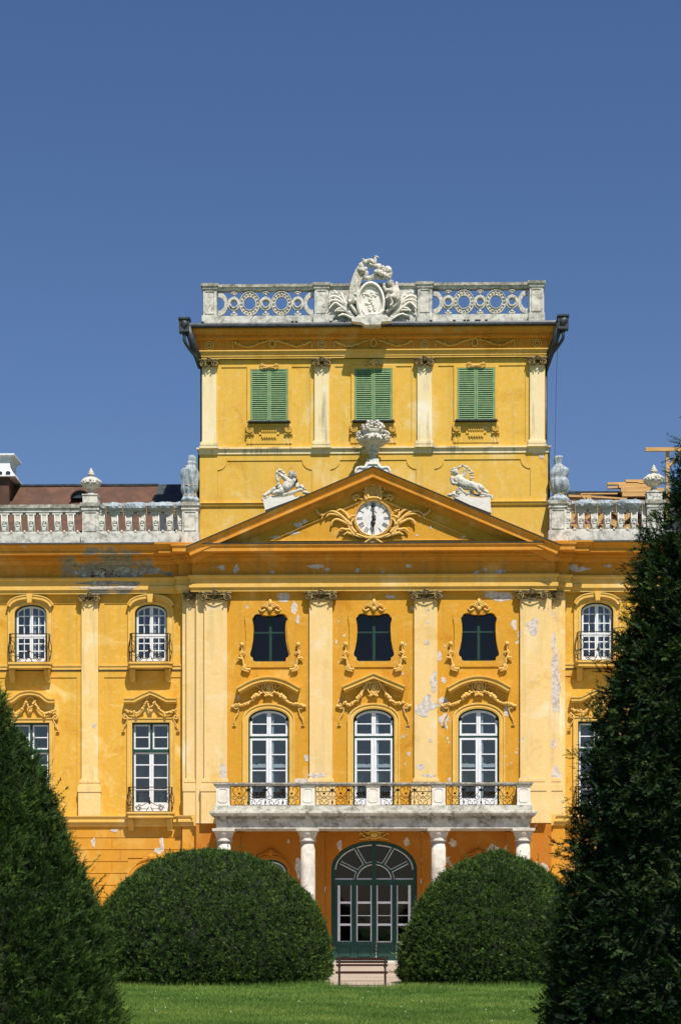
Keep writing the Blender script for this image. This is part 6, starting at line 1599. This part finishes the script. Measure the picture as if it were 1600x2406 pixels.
tree('yew_tree', 1710, 20.5, [(0, 880), (34, 915), (78, 975), (108, 1040), (134, 1090), (152, 1150), (166, 1215), (206, 1275), (232, 1335), (248, 1425), (272, 1505), (292, 1572), (308, 1652), (336, 1742), (353, 1832), (376, 1942), (392, 2042), (410, 2122), (430, 2222), (442, 2322), (450, 2406), (458, 2500)], 'tall blackish-green feathery conifer, blurred and closest to the camera, hiding the right wing', 'yew tree', 'cone-shaped yew trees framing the view', 'yewd', 6,
     N=92000, Ls=(.05, .13), K=9, nl=.04, nw=.0075, upb=.0, rnd=.42, lump=.12, sink=.2, side_h=.6, tone_b=.45, shoots=250, inset=.16, clump=(9500, .27, .075))
# stray shoots sticking out of the yews' flanks are part of their crowns' unevenness (longer sprays above)

# grass
rs = np.random.RandomState(8); NG = 330000
yy = -80 + 1 / (1 / 29.5 + rs.rand(NG) * (1 / 50.5 - 1 / 29.5)); xx = np.array([0.0]) + CX + (rs.rand(NG) * 1750 - 75 - 910) / FPX * (yy + 80)
front = np.interp(xx, [X(762, -31), X(790, -31), X(820, -31), X(870, -31), X(910, -31), X(962, -31)], [-29.4, -30.9, -31.3, -31.35, -31.15, -29.4])
keep = yy < front; xx, yy = xx[keep], yy[keep]; n = len(xx)
hgt = rs.uniform(.035, .085, n) * (1 + .35 * np.sin(xx * 1.1) * np.sin(yy * .9)); hgt *= 1 + 1.1 * (yy > -31.75) * (rs.rand(n) > .4); az = rs.rand(n) * 2 * np.pi
lean = rs.normal(0, .03, (n, 2)); w_ = .006
b0 = np.stack([xx - w_ * np.cos(az), yy - w_ * np.sin(az), np.full(n, .003)], 1); b1 = np.stack([xx + w_ * np.cos(az), yy + w_ * np.sin(az), np.full(n, .003)], 1)
tp_ = np.stack([xx + lean[:, 0], yy + lean[:, 1], hgt], 1)
V = np.stack([b0, b1, tp_], 1).reshape(-1, 3); t0 = np.clip(rs.normal(.45, .2, n) + .2 * np.sin(xx * .8 + 1 + np.sin(yy * 1.3)) * np.sin(yy * .6 + np.sin(xx * 1.7)) + .1 * np.sin(xx * 3.1) * np.sin(yy * 1.9), 0, 1); T = np.repeat(t0, 3)
mi = np.zeros(n)
# daisies: tiny white heads among the blades
k = rs.choice(n, 60, replace=False); D_ = []
for i in k:
    x, y = xx[i], yy[i]
    for q in range(3): a = q * 2.1; D_ += [(x, y, .07), (x + .014 * math.cos(a), y - .004, .07 + .014 * math.sin(a)), (x + .014 * math.cos(a + 2.1), y - .004, .07 + .014 * math.sin(a + 2.1))]
V = np.concatenate([V, np.array(D_)], 0); T = np.concatenate([T, np.ones(len(D_))]); mi = np.concatenate([mi, np.ones(len(D_) // 3)])
o = np_mesh('grass', V, T, 'grass', mats2='white', midx=mi); tag(o, 'short mown green grass dotted with a few white daisies', 'grass', kind='stuff')
